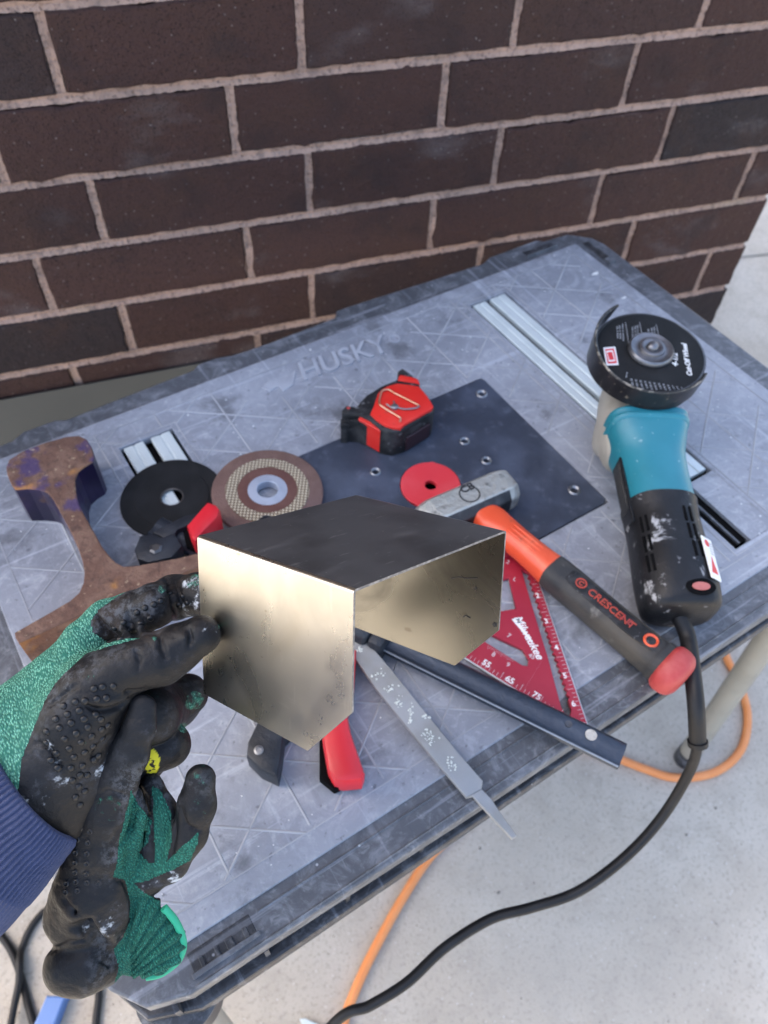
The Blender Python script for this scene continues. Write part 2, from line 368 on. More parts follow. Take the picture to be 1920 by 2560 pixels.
M['scale'] = mk_top_reflection(); M['inner'] = mk_inner()  # steel faces with their dark reflections put into the colour
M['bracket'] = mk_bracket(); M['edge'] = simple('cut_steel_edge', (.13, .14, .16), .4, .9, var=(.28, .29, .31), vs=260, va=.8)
M['marker'] = simple('black_marker', (.012, .012, .014), .5)
M['sleeve'] = simple('navy_rib_knit', (.046, .058, .115), .85, spec=.2, var=(.058, .072, .14), vs=40, extra=((300, .5, .7, (.06, .072, .14), .6, None),), bump=700, bd=.0006, bs=.6)
def mk_glove(name, g1=(.18, .46, .34, 1), g2=(.018, .11, .08, 1)):
    t = MT(name, (.005, .0058, .0075), .5, spec=.22)
    coat = t.attr('mask', 0); yel = t.attr('mask', 1); scf = t.attr('mask', 2)
    t.layer(t.tex(scale=30, lo=.45, hi=.75), (.008, .0092, .0118))
    t.layer(t.mul(t.tex(scale=60, detail=5, lo=.42, hi=.68), scf), (.032, .023, .017), rough=.8, amt=.7)
    t.layer(t.tex(scale=110, detail=7, lo=.57, hi=.72, rough=.75), (.032, .036, .044), rough=.75, amt=.5)
    t.layer(t.tex(scale=30, detail=9, lo=.56, hi=.68, rough=.8), (.045, .050, .062), rough=.8, amt=.7)
    t.layer(t.mul(t.tex(scale=95, detail=8, lo=.50, hi=.58, rough=.8), t.tex(scale=24, detail=5, lo=.61, hi=.68, rough=.7)), (.46, .50, .54), rough=.85, amt=.85)
    t.layer(t.mul(t.tex(scale=150, detail=6, lo=.45, hi=.6, rough=.8), t.tex(scale=16, detail=4, lo=.53, hi=.70, rot=(0, 2, 1))), (.10, .11, .125), rough=.8, amt=.6)
    t.layer(t.tex(scale=30, detail=8, lo=.64, hi=.70, rough=.8, rot=(1, 2, 3)), (.02, .14, .10), amt=.6)
    n = t.tex(scale=200, detail=4, lo=.35, hi=.65)
    kn = t.tex('voronoi', scale=850, lo=.05, hi=.75, stretch=(1, .55, .8))
    kn2 = t.tex(scale=120, detail=4, lo=.3, hi=.75)
    mxg = t.N.new('ShaderNodeMix'); mxg.data_type = 'RGBA'; t.L.new(kn, mxg.inputs[0]); mxg.inputs[6].default_value = g1; mxg.inputs[7].default_value = g2
    mxh = t.N.new('ShaderNodeMix'); mxh.data_type = 'RGBA'; t.L.new(t.mul(kn2, .6), mxh.inputs[0]); t.L.new(mxg.outputs[2], mxh.inputs[6]); mxh.inputs[7].default_value = tuple(.5*a+.15*b for a, b in zip(g2, g1))
    inv = t.mul(1.0, coat, 'SUBTRACT')
    edge = t.N.new('ShaderNodeMath'); edge.operation = 'ADD'; t.L.new(inv, edge.inputs[0]); t.L.new(t.mul(t.tex(scale=230, detail=3, lo=.2, hi=.8), .25), edge.inputs[1])
    st = t.N.new('ShaderNodeMapRange'); t.L.new(edge.outputs[0], st.inputs[0]); st.inputs[1].default_value = .55; st.inputs[2].default_value = .7
    t.layer(st.outputs[0], mxh.outputs[2], rough=.9)
    t.layer(t.mul(t.tex(scale=240, detail=4, lo=.40, hi=.5), yel), (.62, .56, .03), rough=.7)
    t.bump(t.mul(kn, st.outputs[0]), .8, .0012); t.bump(n, .35, .0006); return t.m
M['glove'] = mk_glove('nitrile_work_glove'); M['glove2'] = mk_glove('loose_nitrile_glove', (.032, .20, .145, 1), (.010, .07, .052, 1))
M['hem'] = simple('bright_green_hem', (.012, .30, .17), .7, bump=500)

TOP = .80
# ------------------------------------------------------------------ ground
A = P(1864, 642, 0); B = P(1920, 636, 0); jd = (B-A).normalized(); jn = Vector((-jd.y, jd.x, 0))
def gpt(s, n): q = A+jd*s+jn*n; return (q.x, q.y)
v, f = [], []
rows = [(-1500, 0), (-.007, 0), (-.004, -.008), (.004, -.008), (.007, 0), (1500, 0)]
for n, z in rows:
    for s in (-1500, 1500): q = gpt(s, n); v.append((q[0], q[1], z))
for i in range(len(rows)-1): f.append((2*i, 2*i+1, 2*i+3, 2*i+2))
g = link('ground', raw(v, f), M['concrete']); g['kind'] = 'structure'

# ------------------------------------------------------------------ brick wall (bricks about 12 by 4 inches laid in third bond)
U = .1016; TH = math.radians(14.2)
W0 = Vector((-.12525, .61814, 1.12004)); WX = Vector((math.cos(TH), -math.sin(TH), 0)); WY = Vector((math.sin(TH), math.cos(TH), 0))
wallM = Matrix(((WX.x, WY.x, 0, W0.x), (WX.y, WY.y, 0, W0.y), (0, 0, 1, 0), (0, 0, 0, 1)))
wall = thing('brick_wall', 'dark purple brown brick wall with pale pinkish mortar behind the workbench', 'wall', wallM)
CORNER = 12.16*U
LEFT = -1.15  # wall ends early out of view so the bracket reflects sunlit ground
def brick_mesh(L, seed, H=U-.0125, T=.09):
    r = random.Random(seed); n = max(3, int(L/.018)); m = 5
    out = []
    j = lambda: r.uniform(-.0018, .0013)-(r.uniform(.001, .0035) if r.random() < .07 else 0)
    for i in range(n): out.append((-L/2+L*i/n+(j() if i else 0), -H/2+j()))
    for i in range(m): out.append((L/2+j(), -H/2+H*i/m))
    for i in range(n): out.append((L/2-L*i/n, H/2+j()))
    for i in range(m): out.append((-L/2+j(), H/2-H*i/m))
    bm = bmesh.new(); N = len(out)
    back = [bm.verts.new((x, T, z)) for x, z in out]
    mid = [bm.verts.new((x, .0025, z)) for x, z in out]
    fr = [bm.verts.new((x*(1-.005/L), 0+r.uniform(-.0004, .0004), z*(1-.005/H))) for x, z in out]
    for a, b in ((back, mid), (mid, fr)):
        for i in range(N): bm.faces.new((a[i], a[(i+1) % N], b[(i+1) % N], b[i]))
    bm.faces.new(fr); me = bm_me(bm)
    for p in me.polygons: p.use_smooth = False
    me.materials.append(M['brick']); return me
BL = 3*U-.0122
full = [brick_mesh(BL, i) for i in range(8)]
half = {}
offs = {0: .1166, 1: .7925, 2: .126, 3: .798, 4: .1143, 5: .7856}
TOPROW = -20  # unseen upper rows added to keep direct sun off the bench
for ri in range(TOPROW, 11):
    zc = 1.12004-(ri+.5)*U
    o = offs.get(ri, .12 if ri % 2 == 0 else .79)
    k0 = math.ceil(LEFT/(3*U)-o); k = k0
    while True:
        xa = (k+o)*3*U+.00525; xb = (k+1+o)*3*U-.00525; k += 1
        if xa > CORNER-.02: break
        jx = random.uniform(-.002, .002); jy = random.uniform(-.0015, .0015)
        cut = min(xb, CORNER+random.uniform(-.003, .003))
        if cut-xa < .03: continue
        if cut < xb-.001: me = brick_mesh(cut-xa, ri+50)
        else: me = random.choice(full)
        b = bpy.data.objects.new('brick', me); C.objects.link(b); b.parent = wall
        b.location = ((xa+cut)/2+(jx if cut == xb else 0), jy, zc+random.uniform(-.001, .001)); b.rotation_euler = (0, random.uniform(-.004, .004), 0)
# mortar body, finely rolled joints
ztop = 1.12004-TOPROW*U
def mortar_mesh():
    mes = [box(LEFT-.1, CORNER-.010, .009, .088, 0, ztop-.004)]
    r = random.Random(5)
    for ri in range(TOPROW, 12):          # bed joints: slightly hollow beads with a wandering edge
        z = 1.12004-ri*U
        if z < .01 or z > ztop-.01: continue
        n = 640; v, f = [], []; lf_ = r.random()*50
        for i in range(n+1):
            x = LEFT-.1+(CORNER-.006-LEFT+.1)*i/n
            e1 = .0071+r.uniform(-.0007, .0009)+.0009*math.sin(x*23+lf_); e0 = .0069+r.uniform(-.0007, .0008)+.0006*math.sin(x*31+lf_*2); dp = r.uniform(-.0008, .0008)
            v += [(x, .010, z+e1), (x, .0035+dp, z+e1*.8), (x, .0055+dp, z), (x, .0022+dp, z-e0*.85), (x, .010, z-e0)]
            if i:
                for q in range(4): a = (i-1)*5+q; f.append((a, a+1, a+6, a+5))
        mes.append(raw(v, f))
    for ri in range(TOPROW, 11):          # head joints
        o = offs.get(ri, .12 if ri % 2 == 0 else .79); z1 = 1.12004-ri*U; z0 = z1-U; k = math.ceil(LEFT/(3*U)-o)
        while (k+o)*3*U < CORNER-.03:
            x = (k+o)*3*U; k += 1; n = 28; v, f = [], []
            for i in range(n+1):
                z = z0+(z1-z0)*i/n; e = .0068+r.uniform(-.0007, .0011); e2 = .0068+r.uniform(-.0007, .0011); dp = r.uniform(-.0008, .0008)
                v += [(x-e, .010, z), (x-e*.8, .0035+dp, z), (x, .0062+dp, z), (x+e2*.8, .0035+dp, z), (x+e2, .010, z)]
                if i:
                    for q in range(4): a = (i-1)*5+q; f.append((a, a+1, a+6, a+5))
            mes.append(raw(v, f))
    me = join(mes); bm = bmesh.new(); bm.from_mesh(me); return bm_me(bm)
link('mortar', mortar_mesh(), M['mortar'], wall)
link('added_shade_block', box(LEFT-.1, CORNER-.012, .0885, 4.0, 0, ztop-.004), M['brick'], wall)  # unseen block added behind the wall to shade the ground at right

# sheet leaning on the wall behind the bench
def wallp(s, d, z): q = W0+WX*s+WY*d; return Vector((q.x, q.y, z))
bm = bmesh.new()
a = [wallp(-.75, -.0035, .572), wallp(.42, -.0035, .572), wallp(.42, -.13, .002), wallp(-.75, -.13, .002)]
nrm = (a[1]-a[0]).cross(a[3]-a[0]).normalized()*.0025
q = [bm.verts.new(p) for p in a]+[bm.verts.new(p+nrm*(1 if nrm.y < 0 else -1)) for p in a]
for idx in ((0, 1, 2, 3), (4, 5, 6, 7), (0, 1, 5, 4), (1, 2, 6, 5), (2, 3, 7, 6), (3, 0, 4, 7)): bm.faces.new([q[i] for i in idx])
tag(link('metal_sheet', bm_me(bm), M['sheet']), 'olive grey flat sheet leaning on the brick wall behind the workbench', 'sheet')

# ------------------------------------------------------------------ workbench
X0, X1, Y0, Y1 = -.389, .535, -.273, .29
table = thing('workbench', 'grey scuffed plastic folding workbench with embossed triangle pattern', 'workbench', Matrix.Translation((.07, 0, 0)))
TM = Matrix.Translation((-.07, 0, 0))
def tpart(name, me, mat, parent=None, smooth=None): return link(name, xf(me, TM), mat, parent or table, smooth)
outer = [(-.425, -.245), (-.414, -.272), (-.396, -.296), (-.365, -.3060), (-.30, -.3065), (-.10, -.3105), (.30, -.3130), (.305, -.3065), (.36, -.3065), (.365, -.3130), (.55, -.316), (.571, -.298), (.573, -.10), (.576, .10), (.578, .27), (.572, .292), (.563, .300), (.545, .318), (.50, .322), (.49, .330), (.40, .330), (.38, .322), (.30, .326), (.155, .334), (.135, .334), (.125, .322), (.02, .320), (-.03, .322), (-.05, .328), (-.075, .328), (-.085, .321), (-.20, .318), (-.25, .316), (-.262, .322), (-.30, .322), (-.315, .314), (-.40, .312), (-.425, .298)]
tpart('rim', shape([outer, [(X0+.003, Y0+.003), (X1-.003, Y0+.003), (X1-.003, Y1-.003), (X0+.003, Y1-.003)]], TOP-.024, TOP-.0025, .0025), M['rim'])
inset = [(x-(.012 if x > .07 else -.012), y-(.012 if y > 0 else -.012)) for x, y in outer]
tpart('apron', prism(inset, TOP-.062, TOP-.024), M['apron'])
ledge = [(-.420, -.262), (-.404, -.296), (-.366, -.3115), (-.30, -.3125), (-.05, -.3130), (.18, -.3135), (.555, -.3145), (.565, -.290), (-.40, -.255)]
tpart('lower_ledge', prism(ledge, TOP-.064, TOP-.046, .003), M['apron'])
# field panel with the two rail channels and the plate recess cut out
slots = [(-.2135, -.1485, -.035, .237), (.3015, .3655, -.2395, .248)]
RPX0, RPX1, RPY0, RPY1 = -.0745, .2265, -.1185, .1205
hole = lambda a, b, c, d: [(a, c), (b, c), (b, d), (a, d)]
field = [[(X0, Y0), (X1, Y0), (X1, Y1), (X0, Y1)]]+[hole(*s) for s in slots]+[hole(RPX0, RPX1, RPY0, RPY1)]
tpart('top_panel', shape(field, TOP-.012, TOP, .0012), M['top'])
tpart('recess_floor', box(X0+.0005, X1-.0005, Y0+.0005, Y1-.0005, TOP-.0235, TOP-.0165), M['slot'])
# embossed ribs: lattice of thin ridges at 90 and +-36 degrees
def ribs():
    segs = []; v, f = [], []
    blocked = [(a-.006, b+.006, c-.006, d+.006) for a, b, c, d in slots+[(RPX0, RPX1, RPY0, RPY1)]]+[(-.055, .195, .215, .30)]
    ok = lambda x, y: X0+.02 < x < X1-.035 and Y0+.022 < y < Y1-.02 and not any(a < x < b and c < y < d for a, b, c, d in blocked)
    w = .0008
    sp = .0735
    lines = []
    for ang in (90, -36, 36):
        a = math.radians(ang); d = Vector((math.cos(a), math.sin(a))); n = Vector((-d.y, d.x))
        st = sp if ang == 90 else sp*math.cos(math.radians(36))*1.0
        ofs = -.378+.0 if ang == 90 else None
        base = Vector((-.3757, .1429)) if ang == -36 else Vector((-.3694, .0751)) if ang == 36 else Vector((-.305, 0))
        for i in range(-16, 17):
            o = base+n*st*i; run = None; L = 1.3; steps = 520
            for k in range(steps+1):
                p = o+d*(-L/2*1.5+L*1.5*k/steps); good = ok(p.x, p.y)
                if good and run is None: run = p
                if run is not None and (not good or k == steps):
                    if (p-run).length > .012: lines.append((run, p, n))
                    run = None
    for a, b, n in lines:
        i = len(v)
        for p in (a, b):
            for s, z in ((-w*1.7, TOP-.0002), (-w*.5, TOP+.0006), (w*.5, TOP+.0006), (w*1.7, TOP-.0002)): v.append((p.x+n.x*s, p.y+n.y*s, z))
        for q in range(3): f.append((i+q, i+q+1, i+q+5, i+q+4))
    return raw(v, f)
tpart('embossed_ribs', ribs(), M['rib'])
# aluminium rails (two strips per channel), black inserts
for (a, b, c, d), (w1, w2) in zip(slots, ((.024, .024), (.022, .026))):
    def strip(x0, x1, y0, y1, n):
        prof = [(x0, -.008), (x0, -.0015), (x0+.001, -.0004)]
        if n: mx = (x0+x1)/2; prof += [(mx-.002, -.0004), (mx-.001, -.0016), (mx+.001, -.0016), (mx+.002, -.0004)]
        prof += [(x1-.001, -.0004), (x1, -.0015), (x1, -.008)]
        v = [(x, y, TOP+z) for y in (y0, y1) for x, z in prof]; k = len(prof)
        f = [(i, (i+1) % k, k+(i+1) % k, k+i) for i in range(k)]+[tuple(range(k))[::-1], tuple(range(k, 2*k))]
        bm = bmesh.new(); bm.from_mesh(raw(v, f)); return bm_me(bm)
    e = c+.095 if a > 0 else c
    tpart('aluminium_rail', strip(a+.004, a+.004+w1, e, d-.003, True), M['alu'])
    tpart('aluminium_rail', strip(b-.004-w2, b-.004, e+.004, d-.003, True), M['alu'])
    tpart('slot_insert', box(a+.004+w1+.002, b-.004-w2-.002, c+.003, d-.008, TOP-.010, TOP-.0085), M['slot'])
    if a > 0:
        tpart('slot_insert', box(a+.006, b-.006, c+.004, e-.002, TOP-.010, TOP-.005), M['slot'])
        tpart('slot_insert', box(a+.010, a+.0125, c+.004, e-.002, TOP-.005, TOP-.0022), M['rim'])
        tpart('channel_cover', box(a+.024, b, c, e-.002, TOP-.009, TOP-.0002), M['top'])
# channel border ridges
def border(a, b, c, d, g, w):
    mes = [box(a-g-w, a-g, c-g-w, d+g+w, TOP-.0005, TOP+.0005), box(b+g, b+g+w, c-g-w, d+g+w, TOP-.0005, TOP+.0005),
           box(a-g, b+g, d+g, d+g+w, TOP-.0005, TOP+.0005), box(a-g, b+g, c-g-w, c-g, TOP-.0005, TOP+.0005)]
    return join(mes)
for s in slots: tpart('channel_border', border(*s, .006, .0015), M['rib'])
tpart('panel_border', border(X0+.022, X1-.022, Y0+.022, Y1-.022, .0, .0012), M['rib'])
# embossed brand lettering with its mark and the small registered sign
H0 = P(*px('d', 648, 818), TOP); H1 = P(*px('d', 838, 752), TOP); hd = (H1-H0); hd.z = 0
tm = text_me('HUSKY', .046, Matrix.Identity(4), .0020, .22, .0006)
kx = (hd.length+.006)/max(vv.co.x for vv in tm.vertices)
tm = xf(tm, frame((H0.x, H0.y-.006, TOP), hd, (0, 0, 1)) @ Matrix.Diagonal((kx, 1, 1, 1)))

tpart('brand_lettering', tm, M['brand'])
logo = PP('d', [(565, 838), (590, 815), (612, 822), (640, 800), (634, 832), (612, 846), (600, 836), (584, 846)], TOP)
tpart('brand_mark', prism(logo, TOP-.0005, TOP+.0014, .0006), M['brand'])
rg = P(*px('d', 852, 732), TOP)
tpart('registered_mark', xf(lathe([(.0075, -.0004), (.0075, .0010), (.0062, .0010), (.0062, -.0004)], 32), Matrix.Translation(rg)), M['brand'])
# clip pockets on the rim
def pocket(cx, cy, w, h, ang=0):
    mm = Matrix.Translation((cx, cy, 0)) @ Matrix.Rotation(ang, 4, 'Z')
    o = tpart('clip_pocket', xf(box(-w/2, w/2, -h/2, h/2, TOP-.006, TOP-.0019, .0005, 1), mm), M['apron'])
    for k, ww in ((-.34, .035), (-.10, .03), (.10, .06), (.36, .04)):
        link('clip_tooth', xf(xf(box(w*k-w*ww, w*k+w*ww, -h*.52, h*.05, TOP-.004, TOP-.0004, .0005, 1), mm), TM), M['apron'], o)
    link('clip_edge', xf(xf(box(-w*.54, w*.54, -h*.75, -h*.48, TOP-.004, TOP+.0006, .0006, 1), mm), TM), M['rim'], o)
pocket(-.331, -.2875, .052, .015, 0); pocket(.478, .308, .055, .012); pocket(.553, .262, .012, .05); pocket(-.372, .300, .05, .010)
# raised front lip bead and under-frame ribs
tpart('lip_bead', join([box(-.36, .55, -.3045, -.3025, TOP-.004, TOP-.0012, .0008, 1), box(-.298, .56, -.2835, -.2815, TOP-.004, TOP-.0014, .0006, 1)]), M['rim'])
for i in range(13):
    x = -.38+i*.075; tpart('frame_rib', box(x-.002, x+.002, -.3070, -.296, TOP-.0465, TOP-.0235), M['apron'])
# legs with collar and foot
def leg(a, b, r, parent=table):
    a = Vector(a); b = Vector(b); o = tpart('leg', tube([a, b], r, 24), M['legmetal'], None, 40)
    d = (b-a).normalized()
    link('collar', xf(tube([b-d*.06, b+d*.004], r*1.25, 24), TM), M['apron'], o, 40)
    link('foot', xf(tube([a-d*0.0, a+d*.035], [r*1.15, r*1.1], 24), TM), M['apron'], o, 40)
leg((.537, -.315, .0), (.530, -.262, TOP-.062), .019)
leg((.537, .28, .0), (.530, .262, TOP-.062), .019)
leg((-.40, -.31, .0), (-.385, -.268, TOP-.062), .019)
leg((-.40, .28, .0), (-.385, .262, TOP-.062), .019)
tpart('corner_hub', xf(lathe([(0, 0), (.030, 0), (.034, .006), (.034, .040), (.028, .044), (0, .044)], 40), Matrix.Translation((-.378, -.285, TOP-.104))), M['apron'], None, 40)

# router plate set into the bench with its red ring and grommets
pl = thing('router_plate', 'dark blue flat insert plate with grommets and a red ring set in the workbench', 'plate', Matrix.Translation((.076, .001, TOP)))
PM = Matrix.Translation((-.076, -.001, -TOP))
RINGC = P(*px('d', 930, 1050), TOP)
ringc = (RINGC.x, RINGC.y)
def rrect(x0, x1, y0, y1, r, n=5):
    o = []
    for cx, cy, a in ((x1-r, y1-r, 0), (x0+r, y1-r, 90), (x0+r, y0+r, 180), (x1-r, y0+r, 270)):
        for i in range(n+1): t = math.radians(a+90*i/n); o.append((cx+r*math.cos(t), cy+r*math.sin(t)))
    return o
gs = [P(*px('d', *p), TOP) for p in ((1040, 853), (1240, 1061), (1003, 955), (1050, 997), (811, 1021))]
gs += [Vector((-.055, .095, TOP)), Vector((-.055, -.087, TOP)), Vector((.02, -.06, TOP))]
hr = [.0028]*8
me = shape([rrect(-.0735, .2255, -.1175, .1195, .008), circ(*ringc, .0350)]+[circ(g.x, g.y, r, 20) for g, r in zip(gs, hr)], TOP-.009, TOP+.0012, .0006)
link('plate_body', xf(me, PM), M['plate'], pl)
for i, g in enumerate(gs):
    r = .0072 if i in (0, 1) else .0062
    prof = [(.0025, -.004), (.0030, -.0005), (r*.62, .0018), (r*.8, .0024), (r, .0014), (r, .0004)]
    link('grommet', xf(lathe(prof, 28, False), PM @ Matrix.Translation((g.x, g.y, TOP+.0006))), M['zinc'], pl, 50)
ring = [(ringc[0]+(.0342+(.0012 if i in (10, 11) else (-.0011 if i in (40, 41) else 0)))*math.cos(2*math.pi*i/72), ringc[1]+(.0342+(.0012 if i in (10, 11) else (-.0011 if i in (40, 41) else 0)))*math.sin(2*math.pi*i/72)) for i in range(72)]
link('insert_ring', xf(shape([ring, circ(*ringc, .0068, 24)], TOP-.004, TOP+.0022, .0006), PM), M['redring'], pl)

# ------------------------------------------------------------------ rusty rail offcut standing on end (54 mm slice)
RZ = TOP+.054
rp = [(38, 745), (58, 695), (150, 640), (300, 583), (430, 547), (510, 540), (560, 563), (592, 612), (612, 680), (600, 712), (545, 745), (503, 780), (486, 830), (490, 900), (510, 985), (548, 1060), (588, 1130), (620, 1185), (655, 1250), (700, 1310), (750, 1362), (800, 1388), (900, 1380), (1000, 1362), (1150, 1335), (1290, 1300), (1480, 1235), (1505, 1250), (1495, 1295), (1280, 1392), (800, 1580), (500, 1712), (120, 1885), (98, 1850), (92, 1818), (300, 1700), (450, 1612), (510, 1560), (540, 1490), (545, 1420), (532, 1350), (505, 1270), (472, 1195), (435, 1120), (402, 1060), (370, 1000), (340, 950), (308, 912), (260, 892), (180, 882), (100, 890), (76, 865), (58, 825), (42, 780)]
rw = [Vector((p.x, p.y)) for p in PP('r3', rp, RZ)]
rc = rw[29]
rail = thing('rail_offcut', 'short slice of rusty steel rail with purple paint standing on end on the workbench', 'rail', Matrix.Translation((-.31, .09, TOP)))
RM = Matrix.Translation((.31, -.09, -TOP))
me = prism(rw, TOP, RZ, .0014, 2)
me.materials.append(M['railface']); me.materials.append(M['purple']); me.materials.append(M['rust'])
at = me.attributes.new('purple', 'FLOAT', 'POINT')
hx = PP('r3', [(330, 740)], RZ)[0]; wx = PP('r3', [(560, 1100)], RZ)[0]
for vv in me.vertices:
    at.data[vv.index].value = 1.0 if vv.co.y > .10 else (.55 if vv.co.y > .06 else .0)
for p in me.polygons:
    c = p.center; cxr = c.x*1 ; p.material_index = 0 if p.normal.z > .3 else (1 if c.y > .075 else 2)
    if p.normal.z > .3: p.material_index = 0
ro = bpy.data.objects.new('rail_body', xf(me, RM)); C.objects.link(ro); ro.parent = rail

# ------------------------------------------------------------------ discs
bc = P(*px('q5', 440, 590), TOP+.003)
t = thing('cutting_disc', 'thin black cutting disc lying on the bench beside the brown grinding wheel', 'disc', Matrix.Translation((bc.x+.002, bc.y+.003, TOP)))
link('abrasive_plate', lathe([(.0112, .0010), (.0112, .0030), (.040, .0032), (.0405, .0026), (.0555, .0026), (.0560, .0020), (.0555, .0010)], 96), M['blackdisc'], t, 40)
link('arbor_ring', lathe([(.0112, .0031), (.0128, .0034), (.0128, .0030), (.0112, .0008)], 48), M['darksteel'], t)
nc = P(*px('q5', 1148, 512), TOP+.013)
t = thing('grinding_wheel', 'brown grinding wheel with woven mesh ring and steel hub', 'disc', Matrix.Translation((nc.x, nc.y, TOP)) @ Matrix.Rotation(math.radians(2.5), 4, Vector((.4, 1, 0))))
link('abrasive_body', lathe([(.0215, .0045), (.0215, .0100), (.026, .0110), (.030, .0120), (.0335, .0122), (.0430, .0122), (.0450, .0118), (.0585, .0112), (.0610, .0100), (.0612, .0055), (.0600, .0045)], 96), M['browndisc'], t, 35)
link('inner_ring', lathe([(.0200, .0100), (.0215, .0118), (.0320, .0127), (.0335, .0121), (.0215, .0095)], 96), M['darkred'], t, 40)
link('mesh_ring', lathe([(.0325, .0118), (.0330, .0130), (.0455, .0126), (.0460, .0114)], 96), M['mesh'], t, 40)
link('hub', lathe([(.0116, .0020), (.0116, .0122), (.0122, .0128), (.0150, .0124), (.0200, .0121), (.0217, .0119), (.0219, .0108), (.0180, .0040)], 72), M['hub'], t, 40)

# ------------------------------------------------------------------ bar clamp: steel bar, fixed jaw with red pad, sliding body, grip and red trigger
b0 = Vector((-.222, .098)); b1 = Vector((.0275, -.345)); bd = (b1-b0).normalized(); L = (b1-b0).length
clM = frame((b0.x, b0.y, TOP), (bd.x, bd.y, 0), (0, 0, 1))
clamp = thing('bar_clamp', 'dark steel bar clamp with black jaws, black grip and red trigger lying under the bracket', 'clamp', clM)
# local: x along bar, y to the left of bar direction (towards +x world / back right), z up
v, f = [], []
prof = [(-.0135, .012), (-.0135, .0175), (-.0120, .0188), (-.0100, .0178), (-.0075, .0172), (-.001, .0190), (.004, .0196), (.009, .0186), (.0118, .0160), (.0118, .012)]
for x in (.0, L):
    for y, z in prof: v.append((x, y, z))
k = len(prof); f = [(i, (i+1) % k, k+(i+1) % k, k+i) for i in range(k)]+[tuple(range(k))[::-1], tuple(range(k, 2*k))]
bm = bmesh.new(); bm.from_mesh(raw(v, f)); bar = link('bar', bm_me(bm), M['bar'], clamp, 50)
link('bar_edge', tube([(.26, -.0133, .0186), (L-.001, -.0133, .0186)], .0009, 6), M['zinc'], bar)
for x, r in ((L-.031, .0045), (L-.052, .0028)):
    link('bar_hole', xf(lathe([(0, 0), (r, 0), (r*1.15, .0004), (r*1.15, .0012), (0, .0010)], 24), Matrix.Translation((x, .002, .0190))), M['concrete'] if r > .004 else M['darksteel'], bar)
def cpoly(name, fr, pts, z0, z1, mat, bev=.002, parent=clamp):
    w = [clM.inverted() @ p for p in PP(fr, pts, TOP+z1)]
    return link(name, prism([(p.x, p.y) for p in w], z0, z1, bev), mat, parent, 35)
cpoly('jaw_body', 'r3', [(868, 1282), (905, 1190), (985, 1172), (1050, 1200), (1130, 1170), (1180, 1255), (1110, 1330), (960, 1362), (890, 1340)], .001, .030, M['clampblack'])
cpoly('jaw_arm', 'r3', [(985, 1165), (1195, 1058), (1290, 1035), (1300, 1075), (1220, 1120), (1150, 1150), (1120, 1195), (1060, 1205)], .001, .026, M['clampblack'])
cpoly('jaw_arm', 'r3', [(1180, 1160), (1290, 1090), (1330, 1190), (1260, 1290), (1210, 1265)], .001, .020, M['slot'])
jb = clM.inverted() @ P(*px('r3', 1010, 1275), TOP+.030)
link('jaw_bolt', xf(lathe([(0, -.002), (.0068, -.002), (.0068, .0008), (.0045, .0022), (0, .0022)], 6), Matrix.Translation((jb.x, jb.y, .030))), M['darksteel'], clamp)
cpoly('jaw_pad', 'r3', [(1208, 1118), (1325, 985), (1345, 966), (1400, 985), (1422, 1012), (1412, 1065), (1300, 1180), (1262, 1235), (1238, 1200)], .004, .040, M['red'], .004)
# sliding body around the bar, hidden partly by the bracket
link('slide_body', box(.175, .262, -.022, .024, .001, .040, .006, 3), M['clampblack'], clamp, 40)
link('slide_body', box(.262, .278, -.020, .020, .001, .034, .004, 2), M['clampblack'], clamp, 40)
link('slide_rib', box(.190, .255, -.012, .012, .040, .0425, .001, 1), M['slot'], clamp)
link('movable_jaw', box(.095, .178, .0, .062, .004, .034, .008, 3), M['clampblack'], clamp, 40)
# grip and trigger
def lever(name, fr, pts, z0, z1, mat, bev): return cpoly(name, fr, pts, z0, z1, mat, bev)
grip = lever('grip', 'd', [(640, 1380), (735, 1395), (680, 1490), (640, 1560), (612, 1590), (606, 1640), (598, 1678), (560, 1660), (532, 1632), (535, 1600), (552, 1565), (590, 1480)], .001, .026, M['clampblack'], .004)
sc = clM.inverted() @ P(*px('d', 559, 1621), TOP+.026)
link('screw', xf(lathe([(0, -.001), (.0042, -.001), (.0042, .0010), (.0022, .0014), (.0018, .0004), (0, .0004)], 20), Matrix.Translation((sc.x, sc.y, .026))), M['zinc'], grip, 40)
lever('trigger', 'd', [(660, 1380), (770, 1400), (765, 1470), (750, 1540), (758, 1580), (788, 1668), (782, 1684), (742, 1688), (722, 1684), (708, 1660), (697, 1600), (690, 1540), (680, 1460)], .006, .030, M['red'], .005)
lever('trigger_web', 'd', [(690, 1590), (700, 1590), (716, 1690), (735, 1700), (722, 1706), (690, 1680)], .001, .012, M['slot'], .001)

# ------------------------------------------------------------------ rafter square
SZ = TOP+.0055
def sq(pts, fr='q3', z=SZ): return [(p.x, p.y) for p in PP(fr, pts, z)]
tipA = P(*px('q3', 1003, 1618), SZ); vR = P(*px('q3', 590, 380), SZ)
e1 = P(*px('q3', 255, 1148), SZ); hypd = (e1-tipA).normalized(); l2 = P(*px('q3', 690, 700), SZ); legd = (l2-tipA).normalized()
LEG = .205; V90 = tipA+legd*LEG; V3 = tipA+hypd*LEG*1.40
outl = [(tipA.x, tipA.y), (V90.x, V90.y), (V3.x, V3.y)]
saw = [(592, 640), (640, 800), (700, 1000), (750, 1160), (800, 1350), (825, 1440), (850, 1490), (875, 1495), (885, 1460)]
r_edge = [(872, 1400), (632, 665)]; teeth = []
for i in range(44):
    t_ = i/43; x = 872+(632-872)*t_; y = 1400+(665-1400)*t_; w = 9 if i % 2 else -7
    teeth.append((x+w, y))
h1 = sq(saw+teeth)
